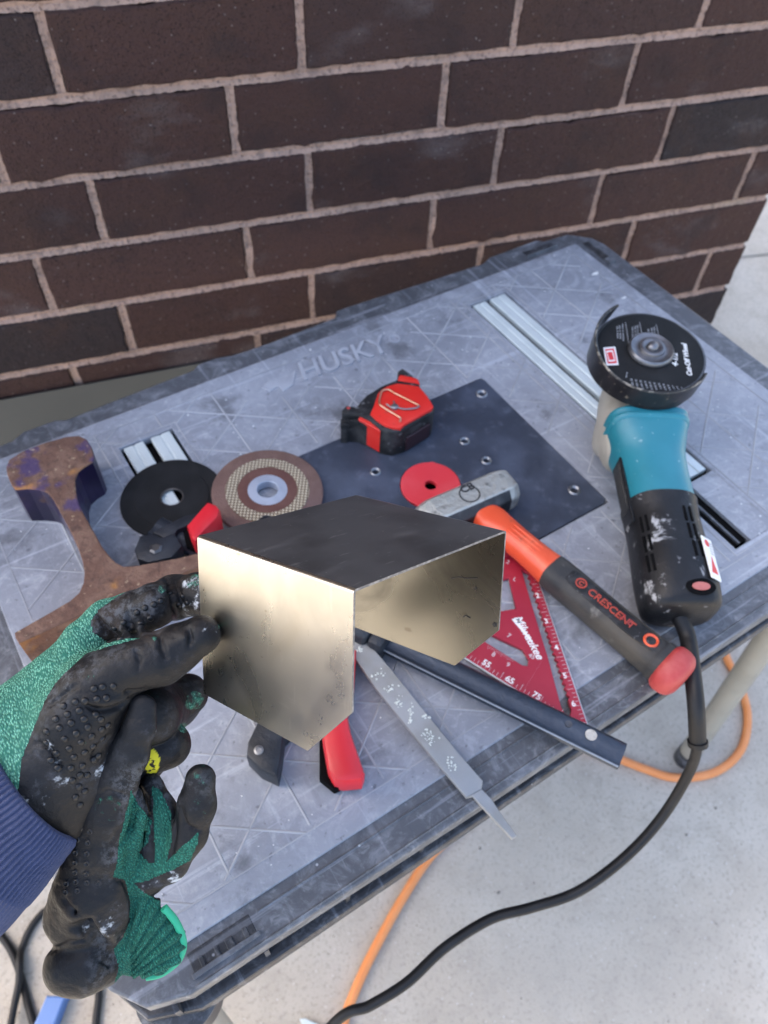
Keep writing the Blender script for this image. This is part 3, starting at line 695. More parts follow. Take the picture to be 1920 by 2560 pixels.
h2 = sq([(300, 960), (440, 1030), (600, 1105), (636, 1165), (630, 1203), (600, 1200), (480, 1125), (380, 1062), (290, 1005)])
h3 = sq([(470, 700), (520, 688), (562, 868), (480, 882), (330, 870), (330, 720)])
square = thing('rafter_square', 'red anodised triangular rafter square with white scales lying beside the hammer', 'square', Matrix.Translation((tipA.x, tipA.y, TOP)))
QM = Matrix.Translation((-tipA.x, -tipA.y, -TOP))
body = link('blade', xf(shape([outl, h1, h2, h3], SZ-.0045, SZ, .0004), QM), M['anored'], square)
link('bright_edge', xf(tube([tipA+Vector((0, 0, -.001)), V3+Vector((0, 0, -.001))], .0011, 6), QM), M['alu'], square)
link('bright_edge', xf(tube([tipA+Vector((0, 0, -.001)), V90+Vector((0, 0, -.001))], .0009, 6), QM), M['alu'], square)
# fence along the third side
fd = (V3-V90).normalized(); fn = Vector((-fd.y, fd.x, 0)); 
fo = [V90+fn*.004, V3+fn*.004, V3-fn*.014, V90-fn*.014]
link('fence', xf(prism([(p.x, p.y) for p in fo], TOP, TOP+.022, .002), QM), M['anored'], square)
def onq(s, pxy, size, dirv, mat=M['white'], bold=0, shear=0, nm='scale_figure'):
    o = P(*px('q3', *pxy), SZ); link(nm, xf(text_me(s, size, frame((o.x, o.y, SZ+.0001), dirv, (0, 0, 1)), .0001, shear, bold), QM), mat, square)
mv = P(*px('q3', 665, 1055), SZ)-P(*px('q3', 575, 895), SZ); mv.z = 0
onq('Milwaukee', (548, 920), .0115, mv, M['white'], .0002, .25, 'brand_print')
bl = PP('q3', [(535, 930), (560, 925), (660, 1062), (655, 1072)], SZ)
link('brand_underline', xf(prism([(p.x, p.y) for p in bl], SZ-.0002, SZ+.0001), QM), M['white'], square)
hyx = -hypd; hyx.z = 0
for s_, p in (('45', (250, 1090)), ('55', (358, 1188)), ('65', (494, 1283)), ('75', (650, 1376))): onq(s_, p, .0085, hyx, M['white'], .0002)
lgx = Vector((legd.y, -legd.x, 0))
for s_, p in (('2', (680, 805)), ('3', (730, 955)), ('4', (790, 1110)), ('5', (840, 1275)), ('6', (890, 1440))): onq(s_, p, .0075, lgx, M['white'], .0002)
for s_, p in (('7', (505, 1030)), ('45', (630, 1145)), ('8', (415, 1140)), ('L', (540, 700)), ('9', (500, 1200)), ('2', (500, 600))): onq(s_, p, .0065, hyx, M['whitefaint'], .0001)
mes = []
for i in range(60):
    o = tipA+hypd*(.012+.0042*i); ln = .0075 if i % 5 == 0 else .0042; n_ = Vector((-hypd.y, hypd.x, 0)); n_ = n_ if n_.dot(V90-tipA) > 0 else -n_
    a = o+n_*.0012; b = a+n_*ln; w = hypd*.00022; mes.append(prism([(q.x, q.y) for q in (a-w, a+w, b+w, b-w)], SZ-.0001, SZ+.0001))
for i in range(46):
    o = tipA+legd*(.014+.0042*i); ln = .007 if i % 4 == 0 else .0036; n_ = Vector((-legd.y, legd.x, 0)); n_ = n_ if n_.dot(V3-tipA) > 0 else -n_
    a = o+n_*.001; b = a+n_*ln; w = legd*.0002; mes.append(prism([(q.x, q.y) for q in (a-w, a+w, b+w, b-w)], SZ-.0001, SZ+.0001))
for i in range(16):
    a = P(*px('q3', 400+9.5*i, 1085+5.4*i), SZ); b = P(*px('q3', 400+9.5*i-4, 1097+5.4*i+(6 if i % 4 == 0 else 0)), SZ); w = Vector((.0002, 0, 0)); mes.append(prism([(q.x, q.y) for q in (a-w, a+w, b+w, b-w)], SZ-.0001, SZ+.0001))
a = P(*px('q3', 722, 1158), SZ); b = P(*px('q3', 612, 1335), SZ); w = Vector((.00018, .0001, 0)); mes.append(prism([(q.x, q.y) for q in (a-w, a+w, b+w, b-w)], SZ-.0001, SZ+.0001))
st = link('scale_ticks', xf(join(mes), QM), M['whitefaint'], square)

# ------------------------------------------------------------------ flat file resting on the clamp bar
FZ = TOP+.0275
fp = PP('q4', [(55, 90), (250, 372)], FZ)
file_px = [(40, 225), (215, 480), (430, 745), (690, 1052), (712, 1078), (745, 1070), (790, 1120), (855, 1190), (962, 1303), (988, 1285), (905, 1170), (848, 1085), (795, 1030), (802, 985), (700, 870), (500, 625), (300, 375), (105, 150), (20, 60), (-60, 100)]
zf = lambda y: TOP+.0275-.0225*max(0, min(1.35, (-.11-y)/.19))
def onfile(x, y):
    z = FZ
    for _ in range(8): p = P(*px('q4', x, y), z); z = zf(p.y)
    return Vector((p.x, p.y, z))
fw = [onfile(*q) for q in file_px]
fl = thing('metal_file', 'grey flat metal file with bare pointed tang hanging over the bench edge', 'file', Matrix.Translation((-.105, -.22, TOP+.004)))
FM = Matrix.Translation((.105, .22, -TOP-.004))
def slab(pts, th, bev):
    me = prism([(p.x, p.y) for p in pts], -th, 0, bev, 1)
    for vv in me.vertices: vv.co.z += zf(vv.co.y)
    me.update(); return me
link('file_blade', xf(slab(fw[:4]+[fw[4], fw[12], fw[13]]+fw[14:], .004, .0007), FM), M['file'], fl)
link('tang', xf(slab(fw[4:13], .0036, .0006), FM), M['file'], fl)
chips = []
r = random.Random(3)
cl = [(20, 320, 60, 30), (290, 490, 45, 30), (345, 560, 45, 30), (410, 590, 25, 30), (400, 660, 25, 15), (490, 640, 30, 25), (520, 760, 40, 40), (490, 720, 35, 30), (620, 880, 40, 30), (640, 915, 20, 20), (230, 410, 30, 30), (130, 270, 40, 15)]
for cx_, cy_, n_, sp in cl:
    for i in range(n_//3+3):
        p = onfile(cx_+r.gauss(0, sp*.55), cy_+r.gauss(0, sp*.55))
        s_ = r.uniform(.0004, .0010); bm = bmesh.new(); bmesh.ops.create_icosphere(bm, subdivisions=1, radius=s_)
        for vv in bm.verts: vv.co = Vector((vv.co.x*r.uniform(.7, 1.4), vv.co.y*r.uniform(.7, 1.4), vv.co.z*.6))+p+Vector((0, 0, s_*.3))
        m_ = bpy.data.meshes.new('c'); bm.to_mesh(m_); bm.free(); chips.append(m_)
ch = link('filing_chips', xf(join(chips), FM), M['chips'], fl); ch['kind'] = 'stuff'

# ------------------------------------------------------------------ club hammer
hc = Vector((.0775, -.062)); he = P(*px('d', 1452, 1452), TOP+.020); hdv = Vector((he.x-hc.x, he.y-hc.y, 0)); HL = hdv.length; hdv.normalize()
hamM = frame((hc.x, hc.y, TOP), hdv, (0, 0, 1))
ham = thing('club_hammer', 'club hammer with worn steel head and orange and grey grip lying on the bench', 'hammer', hamM)
# local: x from head towards the butt, y across (to the right of the picture), z up
def head_mesh():
    hw, hh = .0218, .0205
    secs = []
    for y, s_ in ((-.0585, .72), (-.057, .84), (-.048, .96), (-.041, 1.0), (.041, 1.0), (.047, .97), (.0545, .86), (.056, .74)):
        secs.append((y, s_))
    oc = [(-1, -.45), (-.62, -1), (.62, -1), (1, -.45), (1, .45), (.62, 1), (-.62, 1), (-1, .45)]
    v, f = [], []
    for y, s_ in secs:
        for a_, b_ in oc: v.append((a_*hw*s_, y, .0218+b_*hh*s_))
    for i in range(len(secs)-1):
        for q_ in range(8): l_ = (q_+1) % 8; f.append((i*8+q_, i*8+l_, (i+1)*8+l_, (i+1)*8+q_))
    f.append(tuple(range(8))); f.append(tuple(range((len(secs)-1)*8, len(secs)*8)))
    me = raw(v, f); bm = bmesh.new(); bm.from_mesh(me); bmesh.ops.bevel(bm, geom=bm.edges[:], offset=.0014, segments=2, profile=.5, affect='EDGES'); return bm_me(bm)
hm = head_mesh(); hm.materials.append(M['forged']); hm.materials.append(M['forgeddark'])
for p in hm.polygons: p.material_index = 1 if (p.normal.x > .75 and abs(p.center.y) < .041) else 0
hd_ = link('hammer_head', hm, None, ham); hd_.rotation_euler = (0, 0, math.radians(-13)); hd_.location = (-.0095, -.003, 0)
link('head_stamp', xf(text_me('CB', .013, Matrix.Translation((-.004, -.007, .04245)) @ Matrix.Rotation(math.radians(90), 4, 'Z'), .0002, 0, .0004), Matrix.Identity(4)), M['forgeddark'], hd_)
link('head_stamp', xf(lathe([(.0115, 0), (.0115, .0003), (.0100, .0003), (.0100, 0)], 36), Matrix.Translation((0, -.001, .0423))), M['forgeddark'], hd_)
o1 = smooth_secs([(-.006, -.002, .0215, .0130, .0120, 3), (.010, 0, .0215, .0150, .0138, 3), (.024, 0, .0215, .0175, .0150, 3), (.040, 0, .0222, .0165, .0150, 2.6), (.062, 0, .0235, .0150, .0145, 2.4), (.085, 0, .023, .0155, .0148, 2.5), (.105, 0, .0225, .0168, .0155, 2.6)])
link('orange_neck', loft(o1), M['orange'], ham, 50)
for y_ in (-.005, 0, .005):
    link('neck_groove', xf(loft(smooth_secs([(.046, y_, .0372, .0004, .0004, 2), (.052, y_, .0380, .0011, .0009, 2), (.078, y_, .0378, .0011, .0009, 2), (.086, y_, .0376, .0004, .0004, 2)], 3), 10), Matrix.Identity(4)), M['orange'], ham, 60)
o2 = smooth_secs([(.104, 0, .0225, .0160, .0150, 2.8), (.106, 0, .0225, .0172, .0160, 2.8), (.125, 0, .0222, .0176, .0165, 3), (.160, 0, .0215, .0172, .0160, 3), (.200, 0, .0208, .0172, .0160, 3), (.235, 0, .0205, .0180, .0165, 3), (HL-.018, 0, .0212, .0192, .0180, 2.8), (HL-.010, 0, .0215, .0196, .0186, 2.6)])
gripo = link('rubber_grip', loft(o2), M['grip'], ham, 50)
link('grip_inset', loft(smooth_secs([(.122, 0, .0374, .003, .0004, 3), (.130, 0, .0374, .0088, .0016, 4), (.180, 0, .0362, .0092, .0016, 4), (HL-.050, 0, .0365, .0098, .0014, 4), (HL-.024, 0, .0385, .0080, .0006, 4)], 5), 28), M['rubber'], gripo, 50)
o3 = smooth_secs([(HL-.011, 0, .0215, .0198, .0188, 2.5), (HL-.007, 0, .0216, .0236, .0215, 2.3), (HL+.001, 0, .0217, .0246, .0217, 2.2), (HL+.008, 0, .0217, .0222, .0204, 2.1), (HL+.0125, 0, .0217, .0150, .0145, 2.1), (HL+.0135, 0, .0217, .005, .005, 2)])
butt = link('butt_cap', loft(o3), M['butt'], ham, 60)
link('butt_spiral', tube([(HL+.0128-(.0022*(q/40)), (.003+.008*q/40)*math.cos(q*.32), .0217+(.003+.008*q/40)*math.sin(q*.32)) for q in range(40)], .0009, 6), M['butt'], butt)
ho = HL-.031
link('hang_hole', xf(lathe([(.0035, -.003), (.0048, .0005), (.0062, .0016), (.0074, .0006), (.0074, -.002)], 28, False), Matrix.Translation((ho, 0, .0385))), M['orange'], gripo, 60)
link('hang_hole', xf(lathe([(0, 0), (.0046, 0), (.0046, .0006), (0, .0006)], 24), Matrix.Translation((ho, 0, .0378))), M['butt'], gripo)
lt = Matrix.Translation((.146, -.0048, .0385))
link('brand_print', text_me('CRESCENT', .0112, Matrix.Translation((.149, -.0042, .0388)), .0004, 0, .0001), M['print'], gripo)
link('brand_emblem', xf(lathe([(.0058, 0), (.0058, .0004), (.0044, .0004), (.0044, 0)], 32), Matrix.Translation((.139, 0, .0389))), M['print'], gripo)
link('brand_emblem', text_me('C', .007, Matrix.Translation((.1365, -.0024, .0392)), .0002, 0, .0002), M['print'], gripo)
link('weight_print', text_me('2 lb', .009, Matrix.Translation((HL-.066, -.003, .0396)), .0002), M['butt'], gripo)

# ------------------------------------------------------------------ tape measure lying on its side
TZ = TOP+.0445
tb = [(270, 415), (300, 380), (375, 388), (405, 350), (450, 305), (555, 240), (665, 195), (672, 135), (705, 112), (765, 155), (815, 205), (838, 258), (900, 335), (935, 395), (925, 425), (720, 552), (640, 575), (550, 560), (470, 492), (385, 452), (340, 448), (275, 445)]
tw = PP('q2', tb, TZ-.004)
tape = thing('tape_measure', 'red and black tape measure with wire belt clip lying on the dark plate', 'tape measure', Matrix.Translation((.08, .10, TOP+.0012)))
PMt = Matrix.Translation((-.08, -.10, -TOP-.0012))
z_b = TOP+.0012
link('rubber_case', xf(prism([(p.x, p.y) for p in tw], z_b, TZ-.003, .004, 3), PMt), M['rubber'], tape, 40)
tr = PP('q2', [(476, 438), (500, 380), (530, 292), (560, 262), (610, 238), (670, 222), (760, 232), (825, 245), (880, 310), (926, 385), (915, 405), (720, 515), (690, 540), (640, 540), (580, 522), (515, 478)], TZ)
face = link('red_face', xf(prism([(p.x, p.y) for p in tr], TZ-.006, TZ, .0014, 2), PMt), M['redtape'], tape, 40)
tr = PP('q2', [(680, 168), (690, 160), (780, 178), (815, 190), (828, 222), (760, 212), (672, 198)], TZ-.001)
link('red_nose', xf(prism([(p.x, p.y) for p in tr], TZ-.006, TZ-.0015, .001, 2), PMt), M['redtape'], tape, 40)
# red side window towards the camera
s0 = P(*px('q2', 392, 470), TZ-.005); s1 = P(*px('q2', 548, 560), TZ-.005); d_ = (s1-s0); d_.z = 0; nn = Vector((d_.y, -d_.x, 0)).normalized()
q_ = [s0+nn*.0012-d_*.0, s1+nn*.0012, s1-nn*.004, s0-nn*.004]
q_ = [(p.x, p.y) for p in q_]
link('red_side', xf(prism(q_, z_b+.003, TZ-.0055, .0006, 1), PMt), M['redtape'], tape)
# dark flat base and bumper ridges
s2 = P(*px('q2', 722, 560), TZ-.005); s3 = P(*px('q2', 920, 440), TZ-.005); d2 = s3-s2; d2.z = 0; n2 = Vector((d2.y, -d2.x, 0)).normalized()
q_ = [s2+d2*.08+n2*.0010, s3-d2*.06+n2*.0010, s3-d2*.06-n2*.004, s2+d2*.08-n2*.004]
link('base_panel', xf(prism([(p.x, p.y) for p in q_], z_b+.002, z_b+.024, .0006, 1), PMt), simple('dark_maroon_plastic', (.03, .013, .017), .4), tape)
for z_ in (.012, .028):
    pass
for (cx_, cy_) in ((318, 395), (318, 530)):
    p = P(*px('q2', cx_, cy_), TZ-.002 if cy_ < 450 else TZ-.02)
    link('rivet', xf(lathe([(0, 0), (.0022, 0), (.0022, .0012), (0, .0016)], 14), PMt @ Matrix.Translation((p.x, p.y, TZ-.0042 if cy_ < 450 else TZ-.022))), M['butt'], tape)
hk = PP('q2', [(262, 470), (300, 452), (345, 455), (345, 500), (300, 520), (262, 515)], TZ-.012)
link('bumper', xf(prism([(p.x, p.y) for p in hk], z_b, TZ-.012, .003, 2), PMt), M['rubber'], tape, 40)
link('bumper', xf(prism([(p.x-.002, p.y-.006) for p in tw[18:22]]+[(p.x+.004, p.y+.004) for p in tw[18:19]], z_b, TZ-.008, .002, 2), PMt), M['rubber'], tape, 40)
def wire(pts, r_=.0011, mat='bronze', up=.0022):
    return link('belt_clip', xf(tube(spline(PP('q2', pts, TZ+up), 6), r_, 8), PMt), M[mat], tape, 80)
wire([(640, 290), (820, 380)]); wire([(635, 285), (600, 268), (560, 278), (545, 310), (538, 360), (560, 390), (690, 470)]); wire([(685, 500), (690, 470)]); wire([(640, 350), (660, 390), (720, 408), (800, 400), (825, 385)], .0010, 'zinc'); wire([(590, 372), (630, 400), (660, 398)], .0010, 'zinc')
p = P(*px('q2', 648, 392), TZ+.002); link('clip_screw', xf(lathe([(0, -.002), (.0042, -.002), (.0042, .0012), (.003, .002), (0, .002)], 20), PMt @ Matrix.Translation(p)), M['zinc'], tape, 40)

# ------------------------------------------------------------------ angle grinder lying wheel up
gd = P(1623, 882, TOP+.125); gr = Vector((.1635, -.2745, TOP+.036)); gx = Vector((gd.x-gr.x, gd.y-gr.y, 0)); GL = gx.length+.0055
ax = Vector((gx.x, gx.y, .024)).normalized()
gM = frame((gr.x, gr.y, TOP+.036), ax, (0, 0, 1))
gri = thing('angle_grinder', 'teal and black angle grinder lying wheel side up on the bench', 'grinder', gM)
# local x from rear to head, y to the left of that, z up
rear = smooth_secs([(-0.0037, 0, 0, .0270, .0240, 3.2), (0.0000, 0, 0, .0335, .0290, 3.2), (0.0094, 0, 0, .0370, .0325, 3), (0.0374, 0, .001, .0380, .0340, 2.8), (0.0701, 0, .001, .0365, .0340, 2.6), (0.0982, 0, .001, .0360, .0345, 2.5), (0.1197, 0, .002, .0375, .0355, 2.5)])
rh = link('rear_housing', loft(rear, 48), M['gblack'], gri, 45)
mid = smooth_secs([(0.1187, 0, .002, .0362, .0340, 2.5), (0.1403, 0, .003, .0355, .0335, 2.5), (0.1730, 0, .003, .0365, .0345, 2.6), (0.1917, 0, .003, .0395, .0370, 3), (0.2057, 0, .003, .0425, .0400, 3.6), (0.2169, 0, .003, .0440, .0410, 4.2), (0.2244, 0, .003, .0425, .0395, 4.5), (0.2249, 0, .003, .02, .02, 4)])
th_ = link('teal_housing', loft(mid, 56), M['teal'], gri, 45)
link('housing_ridge', loft(smooth_secs([(0.2080, 0, .003, .0425, .0402, 3.8), (0.2099, 0, .003, .0440, .0420, 3.8), (0.2136, 0, .003, .0450, .0428, 4), (0.2151, 0, .003, .0435, .0410, 4)], 3), 56), M['teal'], th_, 60)
headm = smooth_secs([(0.1833, 0, -.010, .0300, .0200, 2.5), (0.1917, 0, -.009, .0410, .0280, 3), (0.2104, 0, -.006, .0450, .0330, 3.5), (0.2244, 0, -.010, .0455, .0430, 3.6), (0.2384, 0, -.012, .0440, .0440, 3.4), (0.2571, 0, -.004, .0400, .0350, 3), (GL, 0, -.006, .0345, .0330, 2.6), (GL+.018, 0, -.008, .0260, .0290, 2.4), (GL+.028, 0, -.010, .0120, .0200, 2.2)])
link('gear_head', loft(headm, 48), M['cream'], gri, 50)
sp = Matrix.Translation((GL, 0, 0))
link('spindle_neck', xf(lathe([(0, .020), (.026, .020), (.026, .048), (.018, .050), (.018, .060), (0, .060)], 48), sp), M['cream'], gri, 40)
WHZ = .0665
whl = link('cutting_wheel', xf(lathe([(.0110, -.0012), (.0110, .0012), (.0588, .0012), (.0602, .0008), (.0602, -.0008), (.0588, -.0012)], 96), sp @ Matrix.Translation((0, 0, WHZ))), M['blackdisc'], gri, 30)
link('wheel_edge', xf(lathe([(.0578, .0012), (.0580, .0015), (.0597, .0012), (.0599, .0008)], 96), sp @ Matrix.Translation((0, 0, WHZ))), M['darksteel'], whl, 40)
link('clamp_nut', xf(lathe([(0, .0010), (.0235, .0010), (.0248, .0025), (.0242, .0060), (.0225, .0075), (.0200, .0070), (.0180, .0062), (.0142, .0066), (.0134, .0090), (.0108, .0100), (.0070, .0080), (.0064, .0078), (.0060, .0105), (.0045, .0125), (.0020, .0130), (0, .0130)], 64), sp @ Matrix.Translation((0, 0, WHZ))), M['nut'], gri, 50)
# guard: cup wall round the body side, flat floor under the wheel
def guard():
    a0, a1 = math.radians(30), math.radians(238); n = 72; v, f = [], []
    R0 = .0635
    for i in range(n+1):
        a = a0+(a1-a0)*i/n; t_ = i/n
        u_ = min(1, t_/.6); hi = WHZ+.0035+.0125*(1-u_*u_*(3-2*u_)); lo = .0455
        if t_ < .17: lo = .0455+(hi-.0008-.0455)*(1-t_/.17)**1.3
        if t_ > .84: lo = .0455+(hi-.003-.0455)*(t_-.84)/.16
        c_, s_ = math.cos(a), math.sin(a)
        for r_, z_ in ((R0, lo), (R0, hi), (R0-.0012, hi+.0012), (R0-.0034, hi+.0004), (R0-.0022, hi-.001), (R0-.0022, lo)): v.append((GL+r_*c_, r_*s_, z_))
        if i:
            for q in range(6): l_ = (q+1) % 6; f.append(((i-1)*6+q, (i-1)*6+l_, i*6+l_, i*6+q))
    f.append(tuple(range(6))); f.append(tuple(n*6+q for q in range(6)))
    me = raw(v, f); bm = bmesh.new(); bm.from_mesh(me); return bm_me(bm)
gu = link('wheel_guard', guard(), M['guard'], gri, 40)
def rimpt(t_):
    a = math.radians(30+208*t_); u_ = min(1, t_/.6); return (GL+.0624*math.cos(a), .0624*math.sin(a), WHZ+.0045+.0125*(1-u_*u_*(3-2*u_)))
link('guard_rim', tube([rimpt(i/60) for i in range(61)], .0012, 8), M['wornrim'], gu, 60)
fa = [(GL+.0620*math.cos(math.radians(62+174*i/40)), .0620*math.sin(math.radians(62+174*i/40))) for i in range(41)]
link('guard_floor', prism(fa, .0460, .0480), M['guard'], gu)
# print on the wheel
WP = gM @ Vector((GL, 0, WHZ+.0013)); wn_ = (gM.to_3x3() @ Vector((0, 0, 1)))
def wloc(fr, x, y):
    o, d = Vector(CW), Vector(ray(*px(fr, x, y))); return gM.inverted() @ (o+d*((WP-o).dot(wn_)/d.dot(wn_)))
def wtext(s_, a, b, size, mat, bold=0, shear=0, nm='wheel_print'):
    A_, B_ = wloc('q1', *a), wloc('q1', *b); dd = B_-A_; dd.z = 0
    me = text_me(s_, size, Matrix.Identity(4), .0001, shear, bold); xs = [q.co.x for q in me.vertices]
    k_ = dd.length/(max(xs)-min(xs)); me.transform(Matrix.Diagonal((k_, k_ if k_ < 1 else min(k_, 1.15), 1, 1)))
    link(nm, xf(me, frame((A_.x, A_.y, WHZ+.0014), dd, (0, 0, 1))), mat, whl)
wtext('4-1/2"', (742, 510), (735, 415), .0085, M['label'], .0002, .2); wtext('Cut-Off Wheel', (825, 565), (790, 375), .0095, M['label'], .0003, .2)
for k_, (xa, ya, xb, yb) in enumerate([(392, 345, 388, 275), (408, 348, 402, 270), (425, 360, 420, 262), (480, 350, 478, 280), (497, 350, 494, 272), (512, 345, 508, 268), (585, 350, 570, 290), (600, 350, 590, 285), (615, 350, 605, 280), (440, 575, 445, 545)]):
    wtext('IIIIIIII II IIIII', (xa, ya), (xb, yb), .0022, M['labelgrey'])
for i in range(12):
    x0_ = 460+27*i; wtext('III IIII II', (x0_, 580+4.6*i), (x0_+14, 632+1.2*i+(6 if i % 3 else 0)), .0026, M['labelgrey'])
for xa, ya, xb, yb in ((432, 250, 452, 375), (515, 250, 535, 350), (612, 262, 642, 385)):
    A_, B_ = wloc('q1', xa, ya), wloc('q1', xb, yb); link('wheel_print', tube([(A_.x, A_.y, WHZ+.0014), (B_.x, B_.y, WHZ+.0014)], .0003, 5), M['labelgrey'], whl)
def wquad(pts, dz, mat): link('wheel_label', prism([(q.x, q.y) for q in (wloc('q1', *p) for p in pts)], WHZ+.0011, WHZ+dz), mat, whl)
wquad([(302, 398), (372, 392), (392, 500), (320, 503)], .0014, M['label']); wquad([(312, 408), (364, 403), (382, 490), (328, 493)], .00155, M['labelred']); wquad([(318, 418), (356, 414), (372, 478), (334, 482)], .0017, M['label']); wquad([(324, 428), (352, 424), (365, 470), (338, 473)], .00185, M['labelred'])
# rear vents, label, switch, brush cover, cord
def on_rear(x, ang):
    """surface point and normal on the rear housing by angle from +z towards -y"""
    s_ = min(rear, key=lambda q: abs(q[0]-x)); e_ = s_[5]
    c_, n_ = -math.sin(ang), math.cos(ang)
    y = s_[1]+s_[3]*math.copysign(abs(c_)**(2/e_), c_); z = s_[2]+s_[4]*math.copysign(abs(n_)**(2/e_), n_)
    return Vector((x, y, z)), Vector((0, c_, n_))
for x_ in (.093, .073, .053):
    for a_ in (.22, .40):
        p, n_ = on_rear(x_, a_); link('vent_slot', xf(box(-.0085, .0085, -.0013, .0013, -.002, .0008), frame(p, (1, 0, 0), n_)), M['slot'], rh)
for x_ in (.085, .062, .040):
    for a_ in (-.75, -.95): p, n_ = on_rear(x_, a_); link('vent_slot', xf(box(-.009, .009, -.0013, .0013, -.002, .0008), frame(p, (1, 0, 0), n_)), M['slot'], rh)
p, n_ = on_rear(.045, .66); fm = frame(p+n_*.0010, (1, 0, 0), n_)
lb = link('warning_label', xf(box(-.024, .022, -.0085, .0085, -.0012, .0004, .0004, 1), fm), M['label'], rh)
link('label_mark', xf(prism([(-.018, -.005), (.002, -.0005), (-.018, .006)], .0004, .0006), fm), M['labelred'], lb); link('label_mark', xf(prism(circ(.015, .002, .004, 16), .0004, .0006), fm), M['labelred'], lb)
for i in range(5): link('label_line', xf(box(.004+.003*i, .0052+.003*i, -.007, -.001, .0004, .0006), fm), M['labelgrey'], lb)
p, n_ = on_rear(.012, .12); fm = frame(p, (0, -1, 0), n_)
link('brush_cap', xf(lathe([(0, 0), (.0105, 0), (.0105, .0006), (.0085, .0010), (0, .0010)], 32), fm @ Matrix.Diagonal((1.35, .85, 1, 1))), M['slot'], rh)
link('brush_cap', xf(lathe([(0, 0), (.0075, 0), (.0070, .0018), (0, .0022)], 28), fm @ Matrix.Diagonal((1.2, .6, 1, 1))), simple('faded_pink_cap', (.42, .13, .11), .5, var=(.3, .08, .07), vs=90), rh)
link('side_switch', box(.110, .170, .0345, .0375, -.004, .014, .0012, 1), M['grip'], gri)
link('switch_plate', box(.093, .174, .0335, .0368, -.008, .018, .001, 1), M['gblack'], gri)
# cord path in world space
cp = [gM @ Vector((.0, 0, -.006))]+[P(*px('d', *q), z) for q, z in (((1484, 1372), TOP+.022), ((1492, 1420), TOP+.020), ((1503, 1520), TOP+.010), ((1507, 1600), TOP-.02), ((1490, 1665), TOP-.06), ((1430, 1765), TOP-.11), ((1350, 1852), TOP-.14), ((1250, 1925), TOP-.16), ((1150, 1960), TOP-.17), ((1060, 1985), TOP-.18), ((960, 2048), TOP-.19), ((880, 2122), TOP-.20), ((800, 2172), TOP-.21), ((720, 2212), TOP-.23))]
cp += [cp[-1]+Vector((-.10, -.02, -.10)), cp[-1]+Vector((-.16, .0, -.35)), Vector((cp[-1].x-.18, cp[-1].y+.02, .006)), Vector((cp[-1].x-.35, cp[-1].y-.05, .006))]
gi = gM.inverted()
link('power_cord', tube([gi @ p for p in spline(cp, 10)], .0051, 12), M['cord'], gri, 60)
link('strain_relief', tube([gi @ p for p in spline(cp[:5], 10)], .0080, 14), M['cord'], gri, 60)
lst = spline(cp[:5], 10); link('strain_relief_end', tube([gi @ (lst[-1]+Vector((0, 0, .0))), gi @ (lst[-1]+(lst[-1]-lst[-2])*1.2)], .0094, 14), M['cord'], gri, 60)

# ------------------------------------------------------------------ cords and bar on the ground
oc_ = [(1750, 1250), (1690, 1330), (1570, 1390), (1600, 1480), (1615, 1550), (1600, 1620), (1545, 1668), (1460, 1680), (1390, 1660), (1310, 1630), (1230, 1618), (1120, 1660), (1060, 1710), (1000, 1785), (930, 1850), (870, 1940), (820, 2030), (780, 2110), (745, 2200), (715, 2320), (700, 2450)]
oz = .0082
tag(link('extension_cord', tube(spline([P(*px('d', *q), oz) for q in oc_], 10), .0080, 12), M['orangecord'], None, 60), 'thick orange extension cord running over the concrete under the workbench', 'cord')
bc_ = [(-60, 1180), (0, 1240), (60, 1320), (110, 1430), (150, 1560), (190, 1720), (230, 1840), (330, 1960), (480, 1980), (600, 1900), (625, 1760), (640, 1590), (620, 1380), (500, 1180), (380, 1060), (290, 1085), (200, 1190), (140, 1330), (128, 1420), (120, 1560), (80, 1760), (40, 2000)]
bz = [.006+(.010 if i > 17 else 0) for i in range(len(bc_))]
tag(link('black_cable', tube(spline([P(*px('r5', *q), z) for q, z in zip(bc_, bz)], 8), .0058, 10), M['cord'], None, 60), 'looped black cable lying on the concrete below the gloves', 'cable')
bb = PP('r5', [(300, 1630), (425, 1632), (330, 1880), (190, 1880)], .024)
tag(link('blue_bar', prism([(p.x, p.y) for p in bb], .0, .024, .003, 2), M['bluebar']), 'flat blue bar lying on the concrete inside the cable loop', 'bar')
pc_ = PP('q7', [(140, 838), (160, 836), (200, 855), (230, 880), (160, 880)], .012)
tag(link('metal_scrap', prism([(p.x, p.y) for p in pc_], 0, .012, .001, 1), M['alu']), 'small pale metal scrap on the concrete beside the orange cord', 'scrap')

# grit, filings and a few pale flakes lying on the bench top and on the concrete
def grit(name, label, n, area, z, smin_, smax_, mat, seed, ok=lambda x, y: True):
    r = random.Random(seed); v, f = [], []
    while len(v) < n*5:
        x, y = r.uniform(area[0], area[1]), r.uniform(area[2], area[3])
        if not ok(x, y): continue
        s_ = r.uniform(smin_, smax_)*(1 if r.random() < .85 else 1.8); a_ = r.uniform(0, 6.3); i = len(v)
        for k in range(4):
            q = a_+k*1.57+r.uniform(-.4, .4); v.append((x+s_*math.cos(q)*r.uniform(.5, 1.2), y+s_*math.sin(q)*r.uniform(.5, 1.2), z))
        v.append((x, y, z+s_*r.uniform(.3, .8)))
        f += [(i, i+1, i+4), (i+1, i+2, i+4), (i+2, i+3, i+4), (i+3, i, i+4)]
    o = link(name, raw(v, f), mat); tag(o, label, 'grit', None, 'stuff')
free = lambda x, y: not (-.0745 < x < .2265 and -.1185 < y < .1205) and not (-.2135 < x < -.1485 and y > -.035) and not (.3015 < x < .3655)
grit('bench_grit', 'pale grit and metal filings scattered over the workbench top', 260, (-.37, .52, -.26, .28), TOP, .0004, .0011, M['label'], 11, free)
